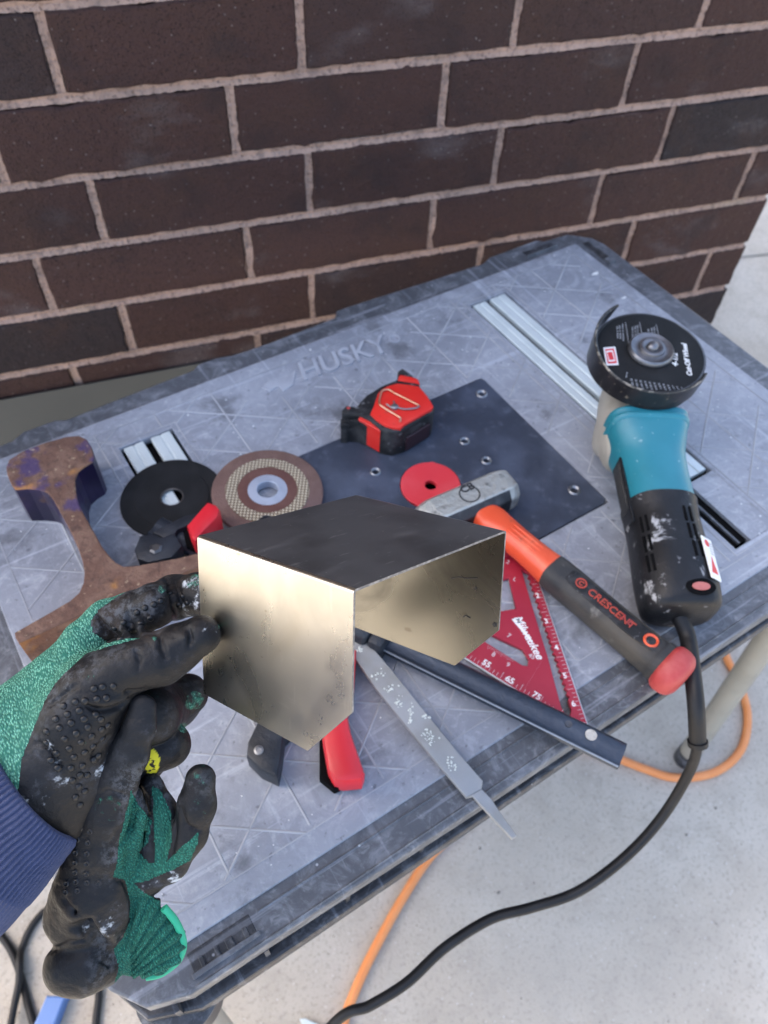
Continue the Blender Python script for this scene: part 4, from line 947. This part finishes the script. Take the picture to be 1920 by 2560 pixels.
grit('ground_grit', 'fine dark and pale grit scattered over the concrete', 900, (-1.2, 2.2, -1.2, .25), 0, .0006, .0022, M['dark_joint'], 12)
for (x_, y_, s_) in ((1490, 685, .006), (1560, 745, .004), (690, 955, .004)):
    p = P(x_, y_, TOP); r = random.Random(x_); 
    o = link('paint_flake', prism([(p.x+s_*(1.6 if k % 2 else 1)*math.cos(k*.9)*r.uniform(.5, 1), p.y+s_*.6*math.sin(k*.9)*r.uniform(.5, 1)) for k in range(7)], TOP+.0002, TOP+.0008), M['label'])
    tag(o, {1490: 'white paint flake on the bench corner by the wall', 1560: 'small white flake on the bench above the grinder wheel', 690: 'small pale flake on the bench beside the embossed lettering'}[x_], 'flake')

# ------------------------------------------------------------------ bent sheet steel bracket (hero)
bL = Vector((-.2408, -.1571, 1.1109)); bF = Vector((-.1991, -.2604, 1.1595)); bB = Vector((-.12, -.1368, 1.0506)); bL2 = Vector((-.2725, -.2079, 1.0302))
BA, BB, BC, CH1, CH2 = .1215, .1365, .1005, .0316, .0351
ex = (bF-bL).normalized(); ey = (bB-bL); ey = (ey-ex*ey.dot(ex)).normalized(); eu = ex.cross(ey)
brM = Matrix(((ex.x, ey.x, eu.x, bL.x), (ex.y, ey.y, eu.y, bL.y), (ex.z, ey.z, eu.z, bL.z), (0, 0, 0, 1)))
bri = brM.inverted()
TK, BR = .0013, .0022
def bracket_mesh():
    path = []   # (y, u, ny, nu, s)
    nseg = 6
    svals = [0, CH2*.33, CH2*.66, CH2, CH2+.02, BC-BR-.01, BC-BR]
    def flange(s): return (0, -BC+s, -1, 0)
    pts = []
    for s in svals: pts.append((*flange(s), s))
    for i in range(1, nseg): a = math.pi-math.pi/2*i/nseg; pts.append((BR+BR*math.cos(a), -BR+BR*math.sin(a), math.cos(a), math.sin(a), None))
    for i in range(9): pts.append((BR+(BB-2*BR)*i/8, 0, 0, 1, None))
    for i in range(1, nseg): a = math.pi/2-math.pi/2*i/nseg; pts.append((BB-BR+BR*math.cos(a), -BR+BR*math.sin(a), math.cos(a), math.sin(a), None))
    for s in svals[::-1]: pts.append((BB, -BC+s, 1, 0, s))
    nx = 10; v, f, mi = [], [], []
    for side in (0, 1):
        for (y, u, ny, nu, s) in pts:
            xm = BA if s is None or s >= CH2 else BA-CH1*(1-s/CH2)
            for k in range(nx+1):
                x = xm*k/nx; v.append((x, y-ny*TK*side, u-nu*TK*side))
    n = len(pts); o = n*(nx+1)
    for i in range(n-1):
        for k in range(nx):
            a = i*(nx+1)+k; b = a+nx+1
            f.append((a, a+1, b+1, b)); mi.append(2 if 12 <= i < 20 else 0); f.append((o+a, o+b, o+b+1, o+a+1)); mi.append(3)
        for k in (0, nx):
            a = i*(nx+1)+k; b = a+nx+1; f.append((a, b, o+b, o+a)); mi.append(1)
    for i in (0, n-1):
        for k in range(nx): a = i*(nx+1)+k; f.append((a, a+1, o+a+1, o+a)); mi.append(1)
    me = raw(v, f); me.materials.append(M['bracket']); me.materials.append(M['edge']); me.materials.append(M['scale']); me.materials.append(M['inner'])  # 'scale' is the top face's painted wall reflection, 'inner' the painted inner reflection
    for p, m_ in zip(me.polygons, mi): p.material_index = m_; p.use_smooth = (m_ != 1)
    bm = bmesh.new(); bm.from_mesh(me); bmesh.ops.recalc_face_normals(bm, faces=bm.faces[:]); bm.to_mesh(me); bm.free()
    me.set_sharp_from_angle(angle=math.radians(40)); return me
br = thing('steel_bracket', 'bent sheet steel bracket with chamfered corners held up in a gloved hand', 'bracket', brM)
bo = bpy.data.objects.new('bent_plate', bracket_mesh()); C.objects.link(bo); bo.parent = br
def inner(x, y):     # photo pixel -> local point on the inner face of the far flange
    o, d = Vector(CW), Vector(ray(450+x*.51236, 1180+y*.51236)); lo, ld = bri @ o, bri.to_3x3() @ d
    t_ = (BB-TK-lo.y)/ld.y; return lo+ld*t_
for pts in ([(1325, 518), (1360, 512), (1400, 517), (1452, 516)], [(1432, 565), (1446, 560), (1442, 575)], [(1382, 708), (1395, 698), (1418, 712)]):
    link('marker_line', tube([inner(*p) for p in pts], .0005, 5), M['marker'], br)
link('marker_dot', xf(lathe([(0, 0), (.0016, 0), (.0014, .0005), (0, .0006)], 12), Matrix.Translation(inner(1535, 745)) @ Matrix.Rotation(math.radians(90), 4, 'X')), M['marker'], br)

# ------------------------------------------------------------------ organic surfaces: signed distance field -> surface nets, in metres
def nets(Dg, org, h):
    s = Dg < 0
    c = np.zeros(tuple(n-1 for n in Dg.shape), int)
    for i in (0, 1):
        for j in (0, 1):
            for k in (0, 1): c += s[i:i+c.shape[0], j:j+c.shape[1], k:k+c.shape[2]]
    act = (c > 0) & (c < 8); idx = np.full(c.shape, -1); cells = np.argwhere(act); idx[act] = np.arange(len(cells))
    acc = np.zeros((len(cells), 3)); cnt = np.zeros(len(cells))
    I, J, Kk = cells.T
    for ax in range(3):
        o = [a for a in range(3) if a != ax]
        for p in (0, 1):
            for q in (0, 1):
                d0 = [0, 0, 0]; d0[o[0]] = p; d0[o[1]] = q; d1 = list(d0); d1[ax] = 1
                a = Dg[I+d0[0], J+d0[1], Kk+d0[2]]; b = Dg[I+d1[0], J+d1[1], Kk+d1[2]]
                cr = (a < 0) != (b < 0); t = np.where(cr, a/np.where(cr, a-b, 1), 0)
                pt = np.tile(np.array(d0, float), (len(cells), 1)); pt[:, ax] = t
                acc += pt*cr[:, None]; cnt += cr
    V = (cells+acc/cnt[:, None])*h+org
    faces = []
    for ax in range(3):
        o = [a for a in range(3) if a != ax]
        sl0 = [slice(1, -1)]*3; sl1 = [slice(1, -1)]*3
        sl0[ax] = slice(0, -1); sl1[ax] = slice(1, None)
        a = s[tuple(sl0)]; b = s[tuple(sl1)]
        e = np.argwhere(a != b); off = np.array([1, 1, 1]); off[ax] = 0; e2 = e+off
        inside = a[tuple(e.T)]
        u = np.zeros(3, int); u[o[0]] = 1; w = np.zeros(3, int); w[o[1]] = 1
        q = [idx[tuple((e2-u-w).T)], idx[tuple((e2-w).T)], idx[tuple(e2.T)], idx[tuple((e2-u).T)]]
        Q = np.stack(q, 1); flip = inside if ax != 1 else ~inside
        Q = np.where(flip[:, None], Q, Q[:, ::-1]); faces.append(Q)
    Fq = np.concatenate(faces); Fq = Fq[(Fq >= 0).all(1)]
    return V, Fq
def smin(a, b, k):
    h = np.clip(.5+.5*(b-a)/k, 0, 1); return b*(1-h)+a*h-k*h*(1-h)
class Field:
    """tapered capsules laid out in camera-aligned metres (x right, y down, z away)"""
    def __init__(s, lo, hi, h):
        s.h = h; s.lo = np.array(lo); n = np.ceil((np.array(hi)-s.lo)/h).astype(int)+1
        g = [s.lo[i]+h*np.arange(n[i]) for i in range(3)]; s.G = np.stack(np.meshgrid(*g, indexing='ij'), -1)
    def cap(s, a, b, ra, rb, flat=1.0, field=None):
        X = s.G; a = np.array(a); b = np.array(b)
        m = max(ra, rb)+.03; lo = np.minimum(a, b)-m; hi = np.maximum(a, b)+m
        i0 = np.maximum(((lo-s.lo)/s.h).astype(int), 0); i1 = np.minimum(((hi-s.lo)/s.h).astype(int)+1, np.array(X.shape[:3]))
        sl = tuple(slice(x, y) for x, y in zip(i0, np.maximum(i1, i0)))
        out = np.full(X.shape[:3], .05)
        p = X[sl]-a; d = b-a; L2 = d@d+1e-12; t = np.clip((p@d)/L2, 0, 1)
        q = p-t[..., None]*d
        if flat != 1: q = q*np.array([1, 1, flat])
        out[sl] = np.sqrt((q*q).sum(-1))-(ra+(rb-ra)*t)
        return out
    def chain(s, pts, k=.003, flat=1.0):
        f = None
        for (a, ra), (b, rb) in zip(pts[:-1], pts[1:]):
            c = s.cap(a, b, ra, rb, flat); f = c if f is None else smin(f, c, k)
        return f
def cpt(fr, x, y, d): X, Y = px(fr, x, y); return np.array([(X-960)/F*d, (Y-1280)/F*d, d])
def rad(r_, d): return r_*.38577*d/F
def ch(fr, L): return [(cpt(fr, x, y, d), rad(r_, d)) for x, y, d, r_ in L]
camL = RC @ (np.array(bL)-CW); camN = RC @ -np.array(ey)
def flange_depth(fr, x, y, sd):
    X, Y = px(fr, x, y); rr = np.array([(X-960)/F, (Y-1280)/F, 1.0]); return (sd+camN @ camL)/(camN @ rr)
MC = Matrix(((*RC.T[0], CW[0]), (*RC.T[1], CW[1]), (*RC.T[2], CW[2]), (0, 0, 0, 1)))   # camera-aligned metres -> world
def inpoly(pt, poly):
    x, y = pt; c = False; j = len(poly)-1
    for i in range(len(poly)):
        if (poly[i][1] > y) != (poly[j][1] > y) and x < (poly[j][0]-poly[i][0])*(y-poly[i][1])/(poly[j][1]-poly[i][1])+poly[i][0]: c = not c
        j = i
    return c
def organic(name, fld, fr, mask_fn, mat, parent, smooth_it=3, amp=(.0006, .00025), disp=None):
    V, Q = nets(fld[1], fld[0].lo, fld[0].h)
    me = raw(V, Q.tolist()); bm = bmesh.new(); bm.from_mesh(me)
    for _ in range(smooth_it): bmesh.ops.smooth_vert(bm, verts=bm.verts[:], factor=.5, use_axis_x=True, use_axis_y=True, use_axis_z=True)
    bmesh.ops.recalc_face_normals(bm, faces=bm.faces[:]); bm.normal_update()
    for vv in bm.verts:
        c = vv.co; w = noise.noise(c*70)*amp[0]-max(0, .12-abs(noise.noise(Vector((c.x*55, c.y*95, c.z*70)))))*amp[0]*3.5+noise.noise(Vector((c.x*260, c.y*160, c.z*200)))*amp[1]+(abs(noise.noise(c*45+Vector((3, 1, 7))))-.2)*-amp[0]*.9
        if disp: 
            X = (960+F*c.x/c.z-FR[fr][0])/FR[fr][2]; Y = (1280+F*c.y/c.z-FR[fr][1])/FR[fr][2]; w += disp(X, Y)
        vv.co += vv.normal*w
    bm.to_mesh(me); bm.free()
    at = me.color_attributes.new('mask', 'FLOAT_COLOR', 'POINT'); o = FR[fr]
    nrm = [vv.normal.copy() for vv in me.vertices]
    for vv in me.vertices:
        c = vv.co; X = 960+F*c.x/c.z; Y = 1280+F*c.y/c.z
        at.data[vv.index].color = (*mask_fn((X-o[0])/o[2], (Y-o[1])/o[2], nrm[vv.index], c), 1)
    xf(me, MC)
    return link(name, me, mat, parent, 180)

person = thing('person', 'left hand in black coated green work glove and navy sleeve gripping the steel bracket', 'person', Matrix.Translation(MC @ Vector(cpt('r4', 0, 1500, .44))))
PI_ = person.matrix_world.inverted()
fd_i = lambda x, y, r_: flange_depth('r4', x, y, -(TK+rad(r_, .45)*.97))
fd_o = lambda x, y, r_: flange_depth('r4', x, y, rad(r_, .44)*.93)
hf = Field((-.275, -.005, .385), (-.075, .205, .525), .0011)
palm = None
for L_ in ([(660, 880, .440, 205), (520, 1060, .440, 245), (430, 1300, .446, 250), (380, 1540, .45, 250)],
           [(770, 1130, .461, 190), (620, 1420, .460, 220), (460, 1650, .457, 240)],
           [(560, 600, .462, 120), (490, 740, .462, 175), (310, 960, .460, 230), (110, 1200, .455, 300), (-150, 1500, .448, 320)],
           [(330, 1350, .452, 320), (60, 1600, .445, 350), (-250, 1850, .435, 340)]):
    c_ = hf.chain(ch('r4', L_), .012); palm = c_ if palm is None else smin(palm, c_, .014)
fing = {
 'index': [(545, 560, .463, 125), (690, 440, .466, 128), (860, 408, .466, 146), (1000, 345, .463, 138), (1130, 292, fd_i(1130, 292, 150), 142), (1290, 275, fd_i(1290, 275, 136), 136), (1410, 330, fd_i(1410, 330, 122), 122)],
 'middle': [(800, 1090, .463, 160), (980, 1050, .461, 185), (1120, 975, fd_i(1120, 975, 172), 168), (1210, 925, fd_i(1210, 925, 138), 138)],
 'ring': [(800, 1290, .468, 140), (980, 1275, .470, 150), (1085, 1250, .4715, 150)],
 'pinky': [(780, 1400, .470, 115), (900, 1400, .472, 108), (975, 1370, .472, 98)],
}
fm_ = None
for nme, L_ in fing.items():
    c_ = hf.chain(ch('r4', L_), .004); fm_ = c_ if fm_ is None else np.minimum(fm_, c_)
thumb = hf.chain(ch('r4', [(620, 880, .438, 225), (800, 745, .437, 182), (930, 705, .437, 178), (1040, 690, .4375, 168), (1150, 625, .439, 150), (1305, 535, fd_o(1305, 535, 126), 128)]), .004)
hand = smin(palm, fm_, .006); hand = smin(hand, thumb, .007)
def surf(fl, arr, fr, x, y):
    X, Y = px(fr, x, y); r0 = np.array([(X-960)/F, (Y-1280)/F, 1.0])
    for d in np.arange(fl.lo[2], fl.lo[2]+fl.h*(arr.shape[2]-1), fl.h*.5):
        i = ((r0*d-fl.lo)/fl.h+.5).astype(int)
        if (i >= 0).all() and (i < arr.shape).all() and arr[tuple(i)] < 0: return d
    return None
def crease(fl, arr, fr, pts, k=.0022, sink=.0004, bulge=None):
    ps = []
    for x, y, r_ in pts:
        d = surf(fl, arr, fr, x, y)
        if d is not None: ps.append((x, y, d+sink, r_))
    if len(ps) < 2: return arr
    return -smin(-arr, fl.chain(ch(fr, ps), .001), k)
def fold(fl, arr, fr, pts, k=.003, sink=.0010):
    ps = [(x, y, (surf(fl, arr, fr, x, y) or .45)+sink, r_) for x, y, r_ in pts]
    return smin(arr, fl.chain(ch(fr, ps), .001), k)
H_ = lambda pts, k=.0022, s=.0004: crease(hf, hand, 'r4', pts, k, s)
hand = fold(hf, hand, 'r4', [(860, 360, 20), (900, 480, 30), (930, 540, 20)]); hand = fold(hf, hand, 'r4', [(700, 400, 15), (790, 490, 25), (830, 545, 15)])
hand = fold(hf, hand, 'r4', [(560, 960, 18), (680, 965, 30), (800, 940, 22)], .003, .0006)
hand = fold(hf, hand, 'r4', [(960, 560, 12), (1010, 580, 24), (1030, 640, 12)]); hand = fold(hf, hand, 'r4', [(1170, 520, 10), (1200, 560, 18), (1215, 610, 10)])
for pts in ([(1075, 165, 10), (1100, 260, 20), (1130, 350, 22), (1170, 425, 16)], [(830, 400, 12), (850, 470, 22), (890, 550, 16)], [(640, 420, 10), (690, 490, 18), (760, 550, 12)],
            [(555, 990, 10), (620, 1022, 18), (700, 1020, 22), (770, 1000, 22), (830, 960, 18)], [(1040, 560, 8), (1050, 620, 16), (1080, 690, 10)], [(1225, 500, 6), (1240, 560, 12), (1225, 610, 8)],
            [(1130, 200, 6), (1165, 260, 10), (1180, 330, 8)], [(600, 1330, 8), (640, 1250, 12), (700, 1190, 8)], [(820, 900, 12), (905, 900, 16), (1010, 880, 12)],
            [(330, 1000, 6), (420, 920, 10), (500, 870, 6)], [(880, 640, 6), (905, 700, 10), (900, 760, 6)], [(250, 1230, 6), (330, 1280, 10), (400, 1390, 8)]):
    hand = H_(pts)
green_poly = [(140, 1340), (215, 1150), (290, 965), (350, 860), (430, 775), (560, 655), (720, 608), (905, 560), (840, 555), (700, 590), (640, 545), (600, 520), (588, 450), (640, 372), (760, 288), (900, 215), (860, 150), (600, 60), (-500, 100), (-500, 1700), (100, 1700)]
spots = [(1265, 180, 40), (1240, 210, 30), (1410, 485, 18), (1265, 960, 60), (1230, 990, 35), (1190, 1140, 35), (1050, 240, 30), (1000, 560, 20)]
def hmask(x, y, n, c):
    coat = 1.0
    if inpoly((x, y), green_poly) or n.z > .45 and x < 1100: coat = 0.0
    for sx, sy, sr in spots:
        if (x-sx)**2+(y-sy)**2 < sr*sr: coat = min(coat, .52)
    yel = 1.0 if ((x-985)/48)**2+((y-1362)/85)**2 < 1 and n.z < .2 else 0
    scf = 1.0 if (y < 600 and x > 550 and y < 300+.28*(x-400)+180 and x+y < 1750 and y < 620-(x-1000)*.1) else .15
    return coat, yel, scf
gl = organic('gloved_hand', (hf, hand), 'r4', hmask, M['glove'], person, 1, (.0003, .00010)); gl.data.transform(PI_)
dep = bpy.context.evaluated_depsgraph_get()
def bvh(o):
    me = o.data; mw = o.parent.matrix_world; return BVHTree.FromPolygons([mw @ vv.co for vv in me.vertices], [tuple(p.vertices) for p in me.polygons])
def dome(r_, hgt, hollow=False):
    prof = [(r_, -.0004), (r_*.96, hgt*.35), (r_*.75, hgt*.8), (r_*.4, hgt), (0, hgt*1.03)] if not hollow else [(r_, -.0003), (r_*.8, hgt), (r_*.55, hgt*.6), (0, -.0004)]
    me = lathe(prof, 12, False); me.materials.append(M['dot'])
    for p in me.polygons: p.use_smooth = True
    return me
M['dot'] = simple('nitrile_dot', (.0055, .0064, .008), .42, spec=.35, var=(.016, .017, .02), vs=90)
def dots(tree, fr, pts, me, parent, Pinv):
    for x, y in pts:
        d = Vector(ray(*px(fr, x, y))).normalized(); loc, n_, i_, dd = tree.ray_cast(Vector(CW), d)
        if loc is None: continue
        o = bpy.data.objects.new('grip_dot', me); C.objects.link(o); o.parent = parent
        o.matrix_local = Pinv @ frame(loc, n_.orthogonal(), n_)
hd_pts = [(412, 998), (437, 1052), (362, 1082), (462, 1108), (385, 1140), (302, 1165), (418, 1212), (495, 1175), (545, 1082), (515, 1028), (550, 965), (490, 972), (610, 885), (665, 875), (735, 870), (628, 952), (690, 945), (570, 1135), (595, 1195), (525, 1235), (448, 1275), (365, 1305), (550, 1300), (480, 1330), (605, 1260), (665, 1210), (660, 1150), (620, 1050), (655, 1085), (700, 1125), (610, 1345), (535, 1385), (460, 1400), (375, 1400), (640, 1320), (520, 1445), (470, 1480), (565, 1445), (510, 1520), (550, 1550), (490, 1590), (520, 1640), (300, 1240), (330, 1350), (888, 392), (940, 362), (975, 430), (910, 457), (800, 457), (742, 497), (832, 515), (1045, 318), (998, 340), (782, 560), (1182, 288), (1212, 332), (1160, 345), (1100, 265)]
dots(bvh(gl), 'r4', hd_pts, dome(.0020, .0012), person, PI_)

# ribbed knit sleeve
def sleeve():
    ribs_, rows = 84, 70; n = ribs_*6; v, f = [], []
    cl = [np.array(q) for q in (cpt('r5', 240, 262, .447), cpt('r5', 50, 415, .442), cpt('r5', -250, 700, .432), cpt('r5', -800, 1180, .41), cpt('r5', -1700, 1900, .36))]
    pth = [np.array(q) for q in spline(cl, 18)]; up = np.array([0, 0, 1.0]); m = len(pth)
    rads = np.interp(np.linspace(0, 1, m), [0, .03, .12, .3, .6, 1], [.0398, .0414, .0430, .0452, .0490, .054])
    rings = [(pth[0], rads[0]-.0030, 0), (pth[0]-.0006*0, rads[0]-.0008, 0)]
    for i in range(m): rings.append((pth[i], rads[i], 1 if i < 34 else .35))
    for i, (c, r_, am) in enumerate(rings):
        j = max(0, min(i-2, m-1)); t = pth[min(j+1, m-1)]-pth[max(j-1, 0)]; t /= np.linalg.norm(t)
        u_ = up-t*(up@t); u_ /= np.linalg.norm(u_); w_ = np.cross(t, u_)
        for k in range(n):
            a = 2*math.pi*k/n; rr = r_*(1+.012*math.sin(a*3+j*.05))+am*.00095*math.cos(ribs_*a)+.0010*noise.noise(Vector((math.cos(a)*2, math.sin(a)*2, j*.12)))
            v.append(c+rr*(math.cos(a)*u_*.94+math.sin(a)*w_))
    for i in range(len(rings)-1):
        for k in range(n): l_ = (k+1) % n; f.append((i*n+k, i*n+l_, (i+1)*n+l_, (i+1)*n+k))
    f.append(tuple((len(rings)-1)*n+k for k in range(n)))
    me = raw(v, f); bm = bmesh.new(); bm.from_mesh(me); me = bm_me(bm); return xf(me, MC)
link('sleeve', xf(sleeve(), PI_), M['sleeve'], person, 180)

# ------------------------------------------------------------------ loose second glove held in the same hand
lg = thing('work_glove', 'empty black and green work glove dangling from the gripping hand', 'glove', Matrix.Translation(MC @ Vector(cpt('r5', 570, 1030, .458))))
LI = lg.matrix_world.inverted()
lf = Field((-.205, .055, .405), (-.075, .30, .525), .0010)
strip = lf.chain(ch('r5', [(925, -240, .4345, 88), (905, -110, .4345, 100), (835, 60, .437, 125), (745, 250, .440, 142), (672, 450, .443, 160), (625, 660, .447, 176), (590, 880, .452, 205), (575, 1020, .457, 250)]), .005, 2.2)
body_ = lf.chain(ch('r5', [(575, 1020, .457, 255), (500, 1130, .463, 205), (520, 1180, .470, 190)]), .006, 1.6)
body_ = smin(body_, lf.chain(ch('r5', [(640, 960, .456, 200), (720, 1080, .460, 130), (720, 1250, .468, 110)]), .006, 1.3), .008)
bulb = lf.chain(ch('r5', [(450, 1455, .462, 170), (560, 1430, .464, 185), (660, 1420, .470, 130), (720, 1330, .474, 110)]), .006, 1.3)
fA = lf.chain(ch('r5', [(872, 330, .450, 52), (905, 470, .452, 60), (845, 630, .455, 68), (815, 780, .459, 85)]), .004, 1.3)
fB = lf.chain(ch('r5', [(985, 260, .462, 70), (1050, 420, .462, 84), (1065, 600, .463, 90), (1000, 750, .463, 95), (900, 860, .463, 100)]), .005, 1.4)
fC = lf.chain(ch('r5', [(1300, 228, .452, 100), (1278, 400, .455, 114), (1222, 590, .458, 112), (1110, 790, .462, 95), (950, 880, .464, 92), (860, 880, .463, 90)]), .006, 1.5)
cuff = lf.chain(ch('r5', [(820, 930, .462, 80), (905, 1150, .466, 165), (985, 1290, .469, 212)]), .006, 2.2)
cuff = smin(cuff, lf.chain(ch('r5', [(800, 1250, .468, 90), (850, 1400, .470, 95)]), .004, 1.8), .008)
back_ = lf.chain(ch('r5', [(900, 230, .468, 75), (930, 380, .468, 85), (930, 520, .469, 90), (920, 700, .470, 120), (880, 850, .468, 120)]), .004, 1.6)
lgf = smin(strip, body_, .006); lgf = np.minimum(lgf, back_); lgf = smin(lgf, np.minimum(fA, np.minimum(fB, fC)), .004); lgf = smin(lgf, cuff, .004); lgf = smin(lgf, bulb, .0035)
def cut2(f, L_, k=.0025, flat=1): return -smin(-f, lf.chain(ch('r5', L_), .001, flat), k)
lgf = cut2(lgf, [(470, 1215, .444, 45), (570, 1190, .446, 80), (640, 1290, .452, 60)], .003)
for pts in ([(950, 640, 14), (968, 480, 16), (945, 330, 10)], [(780, 660, 10), (850, 540, 14), (890, 420, 8)], [(740, 870, 12), (810, 890, 16), (850, 1010, 16), (850, 1200, 14), (790, 1330, 14)], [(1110, 740, 8), (1135, 600, 14), (1140, 460, 8)],
            [(600, 1130, 8), (680, 1180, 14), (780, 1260, 10)], [(420, 1000, 8), (480, 1080, 14), (600, 1130, 8)], [(330, 1340, 10), (450, 1290, 14), (560, 1265, 10)], [(560, 1280, 8), (640, 1380, 12), (700, 1440, 8)], [(640, 330, 8), (700, 300, 12), (800, 330, 8)], [(760, 560, 6), (720, 640, 10), (740, 740, 6)], [(1180, 420, 6), (1210, 520, 10), (1290, 560, 6)]):
    lgf = crease(lf, lgf, 'r5', pts)
lgf = fold(lf, lgf, 'r5', [(640, 1140, 20), (710, 1200, 40), (740, 1270, 25)], .004, .0005); lgf = fold(lf, lgf, 'r5', [(900, 400, 12), (965, 560, 16), (940, 690, 12)], .003, .0005)
gpoly = [[(735, 860), (760, 770), (800, 790), (830, 870), (930, 960), (1060, 1030), (1300, 1200), (1250, 1500), (900, 1600), (740, 1560), (770, 1450), (735, 1335), (800, 1250), (840, 1150), (845, 1030), (810, 880)],
         [(770, 640), (850, 300), (900, 400), (985, 500), (960, 640), (900, 700), (960, 770), (1000, 770), (1000, 560), (985, 270), (1040, 300), (1110, 450), (1110, 640), (1080, 760), (1290, 565), (1280, 650), (1230, 760), (1090, 830), (940, 890), (830, 900), (760, 780)]]
def lmask(x, y, n, c):
    coat = 1.0
    if any(inpoly((x, y), g_) for g_ in gpoly): coat = 0.0
    if 0 < ((x-700)/90)**2+((y-420)/90)**2 < 1 and coat > 0: coat = .60
    scf = 1.0 if x < 470 and y > 850 and y < 1300 else .1
    return coat, 0.0, scf
lo = organic('glove_body', (lf, lgf), 'r5', lmask, M['glove2'], lg, 1, (.0004, .00012), lambda x, y: (.0014*math.cos(math.atan2(y-1600, x-720)*46) if (x > 850 and y > 1000 and x-850 > (1010-y)*.6) else 0)); lo.data.transform(LI)
hem_px = [(1062, 1060, .464), (1130, 1140, .466), (1175, 1230, .468), (1187, 1310, .469), (1160, 1390, .470), (1100, 1452, .471), (1030, 1492, .471), (950, 1508, .471)]
link('cuff_hem', xf(xf(tube(spline([cpt('r5', *q) for q in hem_px], 8), .0024, 8), MC), LI), M['hem'], lg, 60)
lpts = [(520, 545), (580, 568), (500, 620), (568, 640), (488, 705), (560, 712), (485, 770), (560, 776), (485, 832), (560, 842), (490, 892), (562, 898), (430, 905), (425, 960), (500, 950), (640, 900)]
dots(bvh(lo), 'r5', lpts, dome(.0019, .0007, True), lg, LI)
